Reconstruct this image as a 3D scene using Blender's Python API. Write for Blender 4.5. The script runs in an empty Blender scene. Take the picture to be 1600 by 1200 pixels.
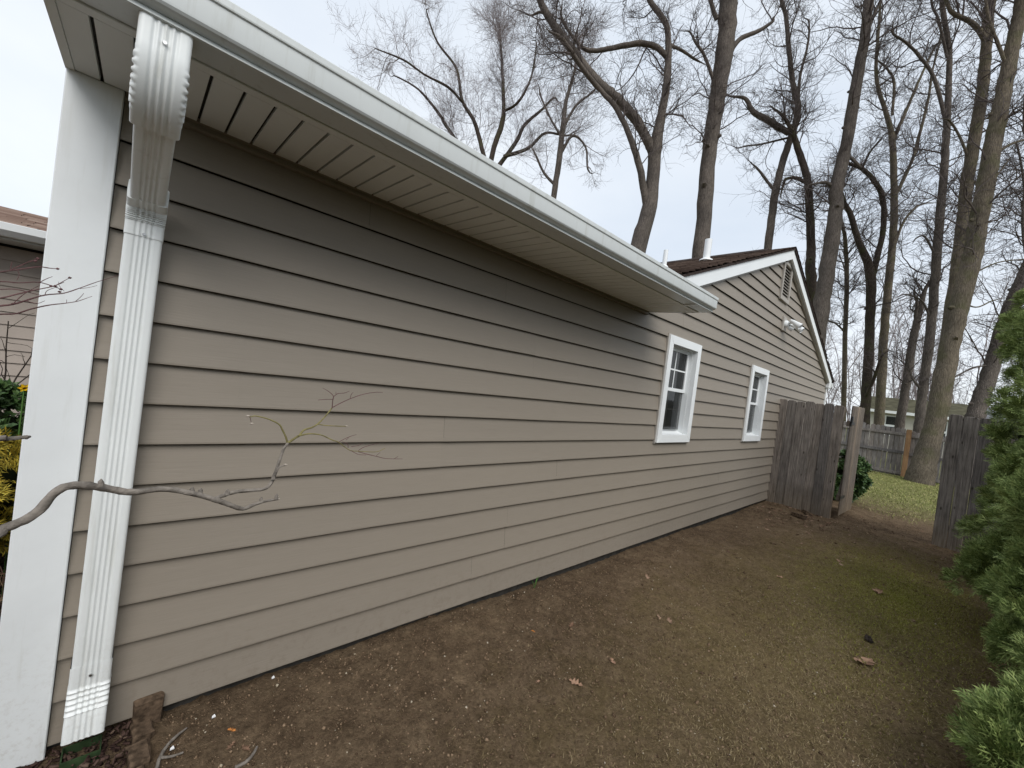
import bpy, math, random
import numpy as np
from mathutils import Vector, Matrix

random.seed(7)
rng = np.random.default_rng(11)
sc = bpy.context.scene
col = sc.collection

# ------------------------------------------------------------------ camera
CAM = np.array([0.0, -2.0415, 1.4855])
FW = np.array([0.68009813, 0.73305127, -0.01011822])
RT = np.array([0.72776697, -0.67340196, 0.12994244])
UP = np.array([-0.08844084, 0.09573732, 0.99146991])
FPX = 635.0
cd = bpy.data.cameras.new('camera')
cam = bpy.data.objects.new('camera', cd)
col.objects.link(cam)
cd.sensor_fit = 'HORIZONTAL'
cd.sensor_width = 36.0
cd.lens = 36.0 * FPX / 1600.0
cd.clip_start = 0.02
cd.clip_end = 2000
cam.matrix_world = Matrix(((RT[0], UP[0], -FW[0], CAM[0]), (RT[1], UP[1], -FW[1], CAM[1]), (RT[2], UP[2], -FW[2], CAM[2]), (0, 0, 0, 1)))
sc.camera = cam

# ------------------------------------------------------------------ sky and sun
SUN_EL, SUN_AZ = 44.0, -112.0      # overcast: a broad soft brightness, azimuth from +X
w = bpy.data.worlds.new('World')
sc.world = w
w.use_nodes = True
nt = w.node_tree
nt.nodes.clear()
wo = nt.nodes.new('ShaderNodeOutputWorld')
bg = nt.nodes.new('ShaderNodeBackground')
sky = nt.nodes.new('ShaderNodeTexSky')
sky.sky_type = 'NISHITA'
sky.sun_disc = False
sky.sun_elevation = math.radians(SUN_EL)
sky.sun_rotation = math.radians(90 - SUN_AZ)
tc = nt.nodes.new('ShaderNodeTexCoord')
mp = nt.nodes.new('ShaderNodeMapping')
mp.inputs['Scale'].default_value = (1.0, 1.0, 2.2)
ns = nt.nodes.new('ShaderNodeTexNoise')
ns.inputs['Scale'].default_value = 1.6
ns.inputs['Detail'].default_value = 5
ns.inputs['Roughness'].default_value = 0.5
rp = nt.nodes.new('ShaderNodeValToRGB')
rp.color_ramp.elements[0].position = 0.3
rp.color_ramp.elements[0].color = (0.372, 0.412, 0.465, 1)
rp.color_ramp.elements[1].position = 0.7
rp.color_ramp.elements[1].color = (0.478, 0.502, 0.53, 1)
sc10 = nt.nodes.new('ShaderNodeMix')
sc10.data_type = 'RGBA'
sc10.blend_type = 'MULTIPLY'
sc10.inputs['Factor'].default_value = 1.0
sc10.inputs[7].default_value = (10, 10, 10, 1)
mx = nt.nodes.new('ShaderNodeMix')
mx.data_type = 'RGBA'
mx.inputs['Factor'].default_value = 0.93
nt.links.new(tc.outputs['Generated'], mp.inputs['Vector'])
nt.links.new(mp.outputs['Vector'], ns.inputs['Vector'])
nt.links.new(ns.outputs['Fac'], rp.inputs['Fac'])
nt.links.new(rp.outputs['Color'], sc10.inputs[6])
nt.links.new(sky.outputs['Color'], mx.inputs[6])
nt.links.new(sc10.outputs[2], mx.inputs[7])
nt.links.new(mx.outputs[2], bg.inputs['Color'])
bg.inputs['Strength'].default_value = 0.1
nt.links.new(bg.outputs['Background'], wo.inputs['Surface'])

ld = bpy.data.lights.new('sun', 'SUN')
ld.energy = 1.15
ld.angle = math.radians(40)
ld.color = (1.0, 0.97, 0.93)
sun = bpy.data.objects.new('sun', ld)
col.objects.link(sun)
a, e_ = math.radians(SUN_AZ), math.radians(SUN_EL)
sd = Vector((math.cos(a) * math.cos(e_), math.sin(a) * math.cos(e_), math.sin(e_)))
sun.rotation_euler = sd.to_track_quat('Z', 'Y').to_euler()

vs = sc.view_settings
vs.view_transform = 'Standard'
vs.look = 'None'
vs.exposure = 1.02
vs.gamma = 1.0
vs.use_curve_mapping = False

# ------------------------------------------------------------------ helpers
def ray(u, v):
    return FW + (u - 800) / FPX * RT - (v - 600) / FPX * UP
def at(u, v, dep=None, x=None, y=None, z=None):
    """the point of the place seen in direction (u, v) at a known depth or on a known plane"""
    d = ray(u, v)
    if dep is not None: t = dep
    elif x is not None: t = (x - CAM[0]) / d[0]
    elif y is not None: t = (y - CAM[1]) / d[1]
    else: t = (z - CAM[2]) / d[2]
    return CAM + t * d

class MB:
    def __init__(s): s.v, s.f = [], []
    def add(s, v, f):
        o = len(s.v)
        s.v += [tuple(map(float, p)) for p in v]
        s.f += [tuple(int(i) + o for i in q) for q in f]
        return s
    def box(s, x0, x1, y0, y1, z0, z1):
        v = [(x, y, z) for z in (z0, z1) for y in (y0, y1) for x in (x0, x1)]
        return s.add(v, [(0, 2, 3, 1), (4, 5, 7, 6), (0, 1, 5, 4), (2, 6, 7, 3), (0, 4, 6, 2), (1, 3, 7, 5)])
    def prism(s, poly, x0, x1, axis='x'):
        """closed polygon of (a, b) extruded along an axis"""
        n = len(poly)
        if axis == 'x': v = [(x0, p, q) for p, q in poly] + [(x1, p, q) for p, q in poly]
        elif axis == 'y': v = [(p, x0, q) for p, q in poly] + [(p, x1, q) for p, q in poly]
        else: v = [(p, q, x0) for p, q in poly] + [(p, q, x1) for p, q in poly]
        f = [tuple(range(n))[::-1], tuple(range(n, 2 * n))] + [(i, (i + 1) % n, n + (i + 1) % n, n + i) for i in range(n)]
        return s.add(v, f)
    def tube(s, pts, radii, n=8, cap=True, jit=0.0, ref=None):
        P = np.array(pts, float)
        T = np.gradient(P, axis=0)
        T /= np.linalg.norm(T, axis=1)[:, None] + 1e-12
        r0 = np.array(ref if ref is not None else ((1, 0, 0) if abs(T[0][0]) < .8 else (0, 1, 0)), float)
        vs_, fs = [], []
        an = np.arange(n) / n * 2 * math.pi
        for i in range(len(P)):
            u_ = r0 - T[i] * (r0 @ T[i]); u_ /= np.linalg.norm(u_); v_ = np.cross(T[i], u_); r0 = u_
            rr = radii[i] * (1 + (jit * rng.standard_normal(n) if jit else 0))
            ring = P[i] + (np.cos(an) * rr)[:, None] * u_ + (np.sin(an) * rr)[:, None] * v_
            vs_ += list(ring)
        for i in range(len(P) - 1):
            for j in range(n):
                fs.append((i * n + j, i * n + (j + 1) % n, (i + 1) * n + (j + 1) % n, (i + 1) * n + j))
        if cap:
            fs.append(tuple(range(n))[::-1]); fs.append(tuple((len(P) - 1) * n + j for j in range(n)))
        return s.add(vs_, fs)
    def build(s, name, mat, parent=None, smooth=False, base=(0, 0, 0), bevel=0, sharp=42):
        me = bpy.data.meshes.new(name)
        b = np.array(base)
        me.from_pydata([tuple(np.array(p) - b) for p in s.v], [], s.f)
        return finish(name, me, mat, parent, smooth, bevel, sharp)

def finish(name, me, mat, parent=None, smooth=False, bevel=0, sharp=42):
    import bmesh
    if mat: me.materials.append(mat)
    if len(me.polygons) < 20000:
        bm = bmesh.new(); bm.from_mesh(me)
        bmesh.ops.recalc_face_normals(bm, faces=bm.faces)
        if bevel:
            bmesh.ops.bevel(bm, geom=[e for e in bm.edges if e.is_manifold and e.calc_face_angle(0) > .5], offset=bevel, segments=1, affect='EDGES', clamp_overlap=True)
        bm.to_mesh(me); bm.free()
    if smooth:
        me.polygons.foreach_set('use_smooth', [True] * len(me.polygons))
        try: me.set_sharp_from_angle(angle=math.radians(sharp))
        except Exception: pass
    o = bpy.data.objects.new(name, me)
    col.objects.link(o)
    if parent: o.parent = parent
    return o

def build_np(name, V, F, mat, parent=None, base=(0, 0, 0), smooth=False):
    V = np.asarray(V, np.float32) - np.array(base, np.float32)
    F = np.asarray(F, np.int32)
    me = bpy.data.meshes.new(name)
    n, k = F.shape
    me.vertices.add(len(V)); me.vertices.foreach_set('co', V.ravel())
    me.loops.add(n * k); me.loops.foreach_set('vertex_index', F.ravel())
    me.polygons.add(n); me.polygons.foreach_set('loop_start', np.arange(n, dtype=np.int32) * k)
    me.update(calc_edges=True)
    if smooth: me.polygons.foreach_set('use_smooth', np.ones(n, bool))
    me.materials.append(mat)
    o = bpy.data.objects.new(name, me)
    col.objects.link(o)
    if parent: o.parent = parent
    return o

def tag(o, label=None, cat=None, group=None, kind=None):
    if label: o['label'] = label
    if cat: o['category'] = cat
    if group: o['group'] = group
    if kind: o['kind'] = kind
    return o
def thing(name, loc, label, cat, group=None):
    o = bpy.data.objects.new(name, None)
    o.empty_display_size = .2
    o.location = loc
    col.objects.link(o)
    return tag(o, label, cat, group)

def rotmat(ax, ang):
    """batch of rotation matrices about unit axes"""
    ax = ax / np.linalg.norm(ax, axis=1)[:, None]
    c, s_ = np.cos(ang), np.sin(ang); C = 1 - c
    x, y, z = ax.T
    return np.stack([np.stack([c + x * x * C, x * y * C - z * s_, x * z * C + y * s_], 1), np.stack([y * x * C + z * s_, c + y * y * C, y * z * C - x * s_], 1), np.stack([z * x * C - y * s_, z * y * C + x * s_, c + z * z * C], 1)], 1)
def frames(zd, roll):
    """matrices whose local Y axis is zd, rolled about it"""
    zd = zd / np.linalg.norm(zd, axis=1)[:, None]
    h = np.where(np.abs(zd[:, 2:3]) < .95, np.array([[0., 0, 1]]), np.array([[1., 0, 0]]))
    u = np.cross(zd, h); u /= np.linalg.norm(u, axis=1)[:, None]
    v = np.cross(u, zd)
    c, s_ = np.cos(roll)[:, None], np.sin(roll)[:, None]
    return np.stack([u * c + v * s_, zd, -u * s_ + v * c], 2)
def scatter(tv, tf, pos, M, scale):
    tv = np.asarray(tv, float); tf = np.asarray(tf)
    V = np.einsum('nij,kj->nki', M, tv) * np.reshape(scale, (-1, 1, 1)) + pos[:, None, :]
    F = tf[None] + (np.arange(len(pos)) * len(tv))[:, None, None]
    return V.reshape(-1, 3), F.reshape(-1, tf.shape[1])

# ------------------------------------------------------------------ materials
def new_mat(name, rough=.6, spec=.3):
    m = bpy.data.materials.new(name); m.use_nodes = True
    b = m.node_tree.nodes['Principled BSDF']
    b.inputs['Roughness'].default_value = rough
    b.inputs['Specular IOR Level'].default_value = spec
    return m, m.node_tree, b
def N(nt, t, **k):
    n = nt.nodes.new(t)
    for a_, v in k.items():
        if a_ in n.inputs: n.inputs[a_].default_value = v
        else: setattr(n, a_, v)
    return n
def coords(nt, scale=(1, 1, 1), kind='Object'):
    t = N(nt, 'ShaderNodeTexCoord'); m = N(nt, 'ShaderNodeMapping')
    m.inputs['Scale'].default_value = scale
    nt.links.new(t.outputs[kind], m.inputs['Vector'])
    return m.outputs['Vector']
def noise(nt, vec, scale, detail=4, rough=.5):
    n = N(nt, 'ShaderNodeTexNoise'); n.inputs['Scale'].default_value = scale; n.inputs['Detail'].default_value = detail; n.inputs['Roughness'].default_value = rough
    if vec is not None: nt.links.new(vec, n.inputs['Vector'])
    return n.outputs['Fac']
def ramp(nt, fac, stops):
    r = N(nt, 'ShaderNodeValToRGB'); e = r.color_ramp.elements
    while len(e) < len(stops): e.new(.5)
    for q, (p, c) in zip(e, stops): q.position = p; q.color = (*c, 1) if len(c) == 3 else c
    nt.links.new(fac, r.inputs['Fac'])
    return r.outputs['Color']
def mix(nt, fac, a_, b_, mode='MIX'):
    m = N(nt, 'ShaderNodeMix', data_type='RGBA', blend_type=mode)
    for i, q in ((0, fac), (6, a_), (7, b_)):
        if hasattr(q, 'links'): nt.links.new(q, m.inputs[i])
        else: m.inputs[i].default_value = q if i == 0 else (*q, 1)
    return m.outputs[2]
def bump(nt, b, h, strength=.3, dist=.01):
    n = N(nt, 'ShaderNodeBump'); n.inputs['Strength'].default_value = strength; n.inputs['Distance'].default_value = dist
    nt.links.new(h, n.inputs['Height']); nt.links.new(n.outputs['Normal'], b.inputs['Normal'])
def plain(name, c, rough=.6, spec=.3, var=.06, scale=6, metal=0, bmp=0, bscale=80):
    m, t, b = new_mat(name, rough, spec)
    v = coords(t)
    f = noise(t, v, scale, 5)
    lo = tuple(max(0, q * (1 - var)) for q in c); hi = tuple(q * (1 + var) for q in c)
    t.links.new(ramp(t, f, [(.3, lo), (.7, hi)]), b.inputs['Base Color'])
    b.inputs['Metallic'].default_value = metal
    if bmp: bump(t, b, noise(t, v, bscale, 3), bmp, .004)
    return m

def siding_mat(name, c):
    m, t, b = new_mat(name, .52, .35)
    g = noise(t, coords(t, (2.2, 1, 55)), 3.2, 5, .6)
    big = noise(t, coords(t, (.35, 1, 1.5)), 1.7, 4)
    oi = N(t, 'ShaderNodeObjectInfo')
    c1 = ramp(t, big, [(.3, tuple(q * .95 for q in c)), (.7, tuple(q * 1.04 for q in c))])
    c2 = mix(t, .5, c1, ramp(t, g, [(.35, tuple(q * .94 for q in c)), (.65, tuple(q * 1.05 for q in c))]))
    c3 = mix(t, 1.0, c2, ramp(t, oi.outputs['Random'], [(0, (.975, .975, .975)), (1, (1.02, 1.015, 1.01))]), 'MULTIPLY')
    # soil splashed up from the bed: patchy dirt low on the wall
    sep = N(t, 'ShaderNodeSeparateXYZ'); t.links.new(coords(t), sep.inputs[0])
    mr = N(t, 'ShaderNodeMapRange'); mr.inputs[1].default_value = 0; mr.inputs[2].default_value = .4; mr.inputs[3].default_value = .55; mr.inputs[4].default_value = 0
    t.links.new(sep.outputs[2], mr.inputs[0])
    spl = ramp(t, noise(t, coords(t), 30, 6, .7), [(.5, (0, 0, 0)), (.75, (1, 1, 1))])
    mm = N(t, 'ShaderNodeMath', operation='MULTIPLY'); t.links.new(mr.outputs[0], mm.inputs[0]); t.links.new(spl, mm.inputs[1])
    t.links.new(mix(t, mm.outputs[0], c3, (.17, .135, .10)), b.inputs['Base Color'])
    bump(t, b, g, .22, .003)
    return m
def wood_mat(name, dark, light, knot=True, low=None):
    m, t, b = new_mat(name, .85, .15)
    oi = N(t, 'ShaderNodeObjectInfo')
    tcn = N(t, 'ShaderNodeTexCoord')
    ad = N(t, 'ShaderNodeVectorMath', operation='ADD'); cmb = N(t, 'ShaderNodeCombineXYZ')
    ml = N(t, 'ShaderNodeMath', operation='MULTIPLY'); ml.inputs[1].default_value = 57.0
    t.links.new(oi.outputs['Random'], ml.inputs[0])
    for i in range(3): t.links.new(ml.outputs[0], cmb.inputs[i])
    t.links.new(tcn.outputs['Object'], ad.inputs[0]); t.links.new(cmb.outputs[0], ad.inputs[1])
    mp_ = N(t, 'ShaderNodeMapping'); mp_.inputs['Scale'].default_value = (1, 1, .045); t.links.new(ad.outputs[0], mp_.inputs['Vector'])
    g = noise(t, mp_.outputs['Vector'], 75, 6, .7)
    big = noise(t, ad.outputs[0], 3.0, 5, .6)
    c1 = ramp(t, g, [(.28, dark), (.5, tuple((p + q) / 2 for p, q in zip(dark, light))), (.72, light)])
    c2 = mix(t, 1.0, c1, ramp(t, big, [(.25, (.62, .6, .58)), (.75, (1.2, 1.18, 1.15))]), 'MULTIPLY')
    c3 = mix(t, 1.0, c2, ramp(t, oi.outputs['Random'], [(0, (.66, .67, .70)), (.5, (.95, .95, .95)), (1, (1.2, 1.14, 1.08))]), 'MULTIPLY')
    if knot:
        vo = N(t, 'ShaderNodeTexVoronoi'); vo.inputs['Scale'].default_value = 1.0
        m2 = N(t, 'ShaderNodeMapping'); m2.inputs['Scale'].default_value = (9, 9, 4.2); t.links.new(ad.outputs[0], m2.inputs['Vector']); t.links.new(m2.outputs['Vector'], vo.inputs['Vector'])
        c3 = mix(t, ramp(t, vo.outputs['Distance'], [(.05, (.85, .85, .85)), (.13, (0, 0, 0))]), c3, (.035, .028, .022))
    if low:   # damp tan-green staining at the ground end
        sep = N(t, 'ShaderNodeSeparateXYZ'); t.links.new(tcn.outputs['Object'], sep.inputs[0])
        mr = N(t, 'ShaderNodeMapRange'); mr.inputs[1].default_value = .05; mr.inputs[2].default_value = .5; mr.inputs[3].default_value = .7; mr.inputs[4].default_value = 0
        t.links.new(sep.outputs[2], mr.inputs[0])
        mm = N(t, 'ShaderNodeMath', operation='MULTIPLY'); t.links.new(mr.outputs[0], mm.inputs[0]); t.links.new(big, mm.inputs[1])
        c3 = mix(t, mm.outputs[0], c3, low)
    t.links.new(c3, b.inputs['Base Color'])
    bump(t, b, g, .5, .006)
    return m
def bark_mat(name, dark, light, moss=0.0, scale=1.0):
    m, t, b = new_mat(name, .92, .1)
    v = coords(t, (1, 1, .13))
    vo = N(t, 'ShaderNodeTexVoronoi', feature='DISTANCE_TO_EDGE'); vo.inputs['Scale'].default_value = 34 * scale; t.links.new(v, vo.inputs['Vector'])
    n1 = noise(t, v, 40 * scale, 6, .7); n2 = noise(t, coords(t), 1.3, 4)
    c1 = ramp(t, n1, [(.3, dark), (.7, light)])
    c1 = mix(t, ramp(t, vo.outputs['Distance'], [(.0, (.5, .5, .5)), (.12, (0, 0, 0))]), c1, tuple(q * .4 for q in dark))
    c2 = mix(t, 1.0, c1, ramp(t, n2, [(.3, (.75, .75, .75)), (.7, (1.25, 1.22, 1.18))]), 'MULTIPLY')
    if moss:
        c2 = mix(t, ramp(t, noise(t, coords(t), 2.1, 5), [(.5, (0, 0, 0)), (.62, (moss, moss, moss))]), c2, (.075, .085, .03))
    t.links.new(c2, b.inputs['Base Color'])
    ad = N(t, 'ShaderNodeMath', operation='ADD'); t.links.new(vo.outputs['Distance'], ad.inputs[0]); t.links.new(n1, ad.inputs[1])
    bump(t, b, ad.outputs[0], .7, .03)
    return m
def island_mat(name, stops, rough=.7, spec=.2, trans=0.0):
    """colour differs from one leaf, blade or chip to the next"""
    m, t, b = new_mat(name, rough, spec)
    g = N(t, 'ShaderNodeNewGeometry')
    c = ramp(t, g.outputs['Random Per Island'], stops)
    t.links.new(c, b.inputs['Base Color'])
    if trans:
        tr = N(t, 'ShaderNodeBsdfTranslucent'); t.links.new(c, tr.inputs['Color'])
        ms = N(t, 'ShaderNodeMixShader'); ms.inputs[0].default_value = trans
        t.links.new(b.outputs[0], ms.inputs[1]); t.links.new(tr.outputs[0], ms.inputs[2])
        t.links.new(ms.outputs[0], t.nodes['Material Output'].inputs['Surface'])
    return m

M = {}
CLAY = (.262, .229, .188)
M['siding'] = siding_mat('clay_vinyl_siding', CLAY)
M['white'] = plain('white_vinyl', (.80, .825, .83), .38, .4, .025, 3)
def stained(name, c, rough, streak, low=False):
    m, t, b = new_mat(name, rough, .45)
    g_ = noise(t, coords(t, (14, 14, 1.1)), 2.2, 5, .65); f_ = noise(t, coords(t), 4.5, 6, .65)
    c1 = ramp(t, f_, [(.3, tuple(q * .955 for q in c)), (.7, tuple(q * 1.02 for q in c))])
    c1 = mix(t, ramp(t, g_, [(.56, (0, 0, 0)), (.74, (streak,) * 3)]), c1, tuple(q * f for q, f in zip(c, (.70, .68, .62))))
    if low:
        sp = N(t, 'ShaderNodeSeparateXYZ'); t.links.new(coords(t), sp.inputs[0])
        mr = N(t, 'ShaderNodeMapRange'); mr.inputs[1].default_value = .02; mr.inputs[2].default_value = .55; mr.inputs[3].default_value = .35; mr.inputs[4].default_value = 0; t.links.new(sp.outputs[2], mr.inputs[0])
        mm = N(t, 'ShaderNodeMath', operation='MULTIPLY'); t.links.new(mr.outputs[0], mm.inputs[0]); t.links.new(ramp(t, noise(t, coords(t), 55, 5, .7), [(.5, (0, 0, 0)), (.72, (1, 1, 1))]), mm.inputs[1])
        c1 = mix(t, mm.outputs[0], c1, (.34, .29, .23))
    t.links.new(c1, b.inputs['Base Color'])
    return m
M['gutter'] = plain('white_aluminium', (.60, .625, .615), .35, .5, .03, 2.5)
M['spout'] = stained('white_downspout', (.80, .825, .815), .33, .5, True)
M['corner'] = stained('white_corner_vinyl', (.80, .825, .83), .4, .25, True)
M['gutter'] = stained('white_aluminium_gutter', (.60, .625, .615), .35, .55)
M['soffit'] = plain('cream_soffit', (.74, .755, .73), .5, .3, .03, 4)
M['dark'] = plain('dark_void', (.02, .02, .018), .9, .05)
M['found'] = plain('dark_foundation', (.05, .047, .043), .95, .1, .3, 20)
M['vent'] = plain('tan_vent', (.36, .335, .30), .5, .3, .04, 4)
M['steel'] = plain('screw_steel', (.5, .5, .5), .3, .5, .05, 20, 1)
M['black'] = plain('black_iron', (.015, .015, .015), .5, .4)
M['green_pvc'] = plain('green_drain_plastic', (.028, .052, .02), .7, .25, .4, 30)
M['fence'] = wood_mat('weathered_fence_wood', (.062, .056, .052), (.36, .33, .305), True, (.22, .165, .095))
M['gatewood'] = wood_mat('gate_wood', (.09, .078, .066), (.31, .265, .22), False, (.24, .165, .085))
M['backfence'] = wood_mat('far_fence_wood', (.10, .094, .092), (.36, .34, .33), False)
M['newpost'] = wood_mat('new_cedar_post', (.24, .14, .075), (.40, .26, .15), False)
M['brick'] = plain('worn_paver', (.105, .073, .049), .95, .1, .65, 38, 0, 1.0, 90)
M['bark'] = bark_mat('grey_brown_bark', (.062, .053, .047), (.195, .172, .153))
M['bark_dark'] = bark_mat('dark_wet_bark', (.034, .027, .023), (.105, .086, .074), .35)
M['bark_moss'] = bark_mat('mossy_bark', (.078, .066, .050), (.21, .18, .14), .35)
M['bark_pale'] = bark_mat('pale_bark', (.12, .10, .08), (.29, .25, .21), .2)
M['twig'] = plain('twig_bark', (.105, .088, .084), .9, .1, .35, 3)
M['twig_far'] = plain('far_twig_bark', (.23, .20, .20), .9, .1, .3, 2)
M['branch'] = plain('dogwood_bark', (.19, .168, .145), .85, .15, .4, 45, 0, .8, 120)
M['branch_green'] = plain('dogwood_green_bark', (.20, .175, .075), .8, .15, .35, 60)
M['twig_red'] = plain('reddish_twig', (.12, .062, .062), .8, .15, .3, 40)
M['bud'] = plain('pale_bud', (.38, .33, .28), .8, .1, .1, 40)

# ------------------------------------------------------------------ ground
def zg(x, y):
    """height of the ground"""
    x = np.asarray(x, float); y = np.asarray(y, float)
    b = -.05 + .012 * np.sin(x * 1.7 + 1.1 * np.sin(y * 1.3)) + .010 * np.sin(y * 3.1 + x * .9) + .006 * np.sin(x * 5.3 - y * 4.1)
    b = b - .018 * np.exp(-((y + .02) / .12) ** 2) * (x > .2)
    return b + np.where((x < .13) & (y > -1.2), .012, 0)
xs = np.unique(np.concatenate([[-400, -200, -100, -50, -25, -12, -7, -4, -2.5, -1.6], np.arange(-1.1, 9.4, .03), np.arange(9.4, 20, .15), [20.5, 22, 25, 30, 40, 60, 100, 200, 400]]))
ys = np.unique(np.concatenate([[-400, -200, -100, -50, -25, -12, -8, -5.5, -4.4], np.arange(-3.6, .16, .03), np.arange(.2, 4, .15), [4.5, 6, 9, 14, 22, 40, 80, 160, 400]]))
GX, GY = np.meshgrid(xs, ys)
fine = (GX > -1.2) & (GX < 9.5) & (GY > -3.7) & (GY < .2)
GZ = zg(GX, GY) + fine * rng.normal(0, .0035, GX.shape)
nx, ny = len(xs), len(ys)
idx = np.arange(nx * ny).reshape(ny, nx)
F = np.stack([idx[:-1, :-1], idx[:-1, 1:], idx[1:, 1:], idx[1:, :-1]], -1).reshape(-1, 4)
gm, t, b = new_mat('bare_soil_with_moss_and_lawn', .97, .08)
v = coords(t)
n_big = noise(t, v, .9, 5, .6); n_mid = noise(t, v, 5.5, 6, .65); n_fine = noise(t, v, 60, 6, .75); n_grit = noise(t, v, 190, 3, .7)
soil = ramp(t, n_mid, [(.28, (.108, .075, .049)), (.5, (.168, .121, .079)), (.74, (.24, .178, .116))])
soil = mix(t, 1.0, soil, ramp(t, n_fine, [(.25, (.45, .44, .43)), (.75, (1.55, 1.54, 1.52))]), 'MULTIPLY')
n_cl = noise(t, v, 19, 6, .7)
soil = mix(t, 1.0, soil, ramp(t, n_cl, [(.3, (.68, .67, .66)), (.7, (1.28, 1.27, 1.25))]), 'MULTIPLY')
soil = mix(t, ramp(t, n_grit, [(.66, (0, 0, 0)), (.74, (.7, .7, .7))]), soil, (.26, .21, .14))
sep = N(t, 'ShaderNodeSeparateXYZ'); t.links.new(v, sep.inputs[0])
def blob(cx, cy, rx, ry, soft=.6):
    sub = N(t, 'ShaderNodeVectorMath', operation='SUBTRACT'); sub.inputs[1].default_value = (cx, cy, 0); t.links.new(v, sub.inputs[0])
    ml = N(t, 'ShaderNodeVectorMath', operation='MULTIPLY'); ml.inputs[1].default_value = (1 / rx, 1 / ry, 0); t.links.new(sub.outputs[0], ml.inputs[0])
    ln = N(t, 'ShaderNodeVectorMath', operation='LENGTH'); t.links.new(ml.outputs[0], ln.inputs[0])
    ad = N(t, 'ShaderNodeMath', operation='MULTIPLY_ADD'); ad.inputs[1].default_value = 1.6; t.links.new(n_mid, ad.inputs[0]); t.links.new(ln.outputs['Value'], ad.inputs[2])
    r = ramp(t, ad.outputs[0], [(0, (1, 1, 1)), (1, (0, 0, 0))])
    mr = N(t, 'ShaderNodeMapRange'); mr.inputs[1].default_value = 1.9; mr.inputs[2].default_value = 1.9 - soft * 1.5; mr.inputs[3].default_value = 0; mr.inputs[4].default_value = 1
    t.links.new(ad.outputs[0], mr.inputs[0])
    return mr.outputs[0]
thatch = ramp(t, n_fine, [(.25, (.125, .095, .045)), (.55, (.25, .192, .092)), (.8, (.36, .29, .15))])
thatch = mix(t, 1.0, thatch, ramp(t, n_cl, [(.3, (.66, .66, .64)), (.7, (1.25, 1.25, 1.2))]), 'MULTIPLY')
c = mix(t, blob(4.2, -1.45, 3.6, 1.05, .8), soil, thatch)
c = mix(t, 1.0, c, ramp(t, n_big, [(.3, (.80, .78, .78)), (.7, (1.14, 1.14, 1.12))]), 'MULTIPLY')
mossc = ramp(t, n_fine, [(.25, (.13, .118, .022)), (.6, (.28, .26, .05)), (.85, (.38, .35, .11))])
mk = N(t, 'ShaderNodeMath', operation='MULTIPLY'); t.links.new(blob(5.4, -1.85, 2.3, .85, 1.25), mk.inputs[0]); t.links.new(ramp(t, n_cl, [(.34, (.2, .2, .2)), (.54, (1, 1, 1))]), mk.inputs[1])
c = mix(t, mk.outputs[0], c, mossc)
lawn = ramp(t, n_mid, [(.25, (.14, .135, .055)), (.5, (.19, .195, .075)), (.75, (.25, .23, .11))])
mrl = N(t, 'ShaderNodeMapRange'); mrl.inputs[1].default_value = 10.0; mrl.inputs[2].default_value = 12.8; t.links.new(sep.outputs[0], mrl.inputs[0])
c = mix(t, mrl.outputs[0], c, lawn)
t.links.new(c, b.inputs['Base Color'])
hs = N(t, 'ShaderNodeMath', operation='ADD'); t.links.new(n_fine, hs.inputs[0]); t.links.new(n_grit, hs.inputs[1])
bump(t, b, hs.outputs[0], .9, .018)
g = build_np('ground', np.stack([GX, GY, GZ], -1).reshape(-1, 3), F, gm, smooth=True)
tag(g, kind='structure')

# ------------------------------------------------------------------ the house
EX = .1524                       # one siding course
HB = (5.8, 2.5, -.05)
house = thing('house', HB, 'clay vinyl sided house with white gutter, downspout and a gabled end wall', 'house')
def part(mb, name, mat, parent=None, smooth=False, bevel=0, sharp=42):
    return mb.build(name, mat, parent or house, smooth, HB, bevel, sharp)
RX, RZ, SL = 7.60, 4.19, .39     # ridge of the gable
def roofz(x): return RZ - SL * abs(x - RX)
# solid core of the walls
part(MB().box(-.235, 3.6, .03, 5.9, .0, 2.5), 'wall_core', M['dark'])
mb = MB()
mb.prism([(3.61, 0.0), (11.86, 0.0), (11.86, 2.48), (RX, 4.10), (3.61, 2.58)], .26, 5.9, 'y')
part(mb, 'wall_core', M['dark'])
# sheathing strips behind the siding, leaving the window openings free
WIN = [(3.956, 4.73, 1.039, 2.158), (6.56, 7.345, 1.034, 2.158)]
TRW = .085
OPEN = [(a_ + TRW, b_ - TRW, c_ + TRW, d_ - TRW) for a_, b_, c_, d_ in WIN] + [(7.45, 7.84, 3.37, 3.92)]
mb = MB()
xa = -.235
for (a_, b_, c_, d_) in OPEN[:2]:
    mb.box(xa, a_, .004, .255, .002, 2.5); mb.box(a_ + .001, b_ - .001, .004, .255, .002, c_); mb.box(a_ + .001, b_ - .001, .004, .255, d_, 2.5)
    xa = b_
mb.box(xa, 11.86, .004, .255, .002, 2.5)
mb.prism([(3.61, 2.501), (11.84, 2.501), (RX, 4.12)], .004, .255, 'y')
part(mb, 'sheathing', M['dark'])
part(MB().box(-.22, 11.85, .02, .2, -.6, -.001), 'foundation', M['found'])

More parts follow.
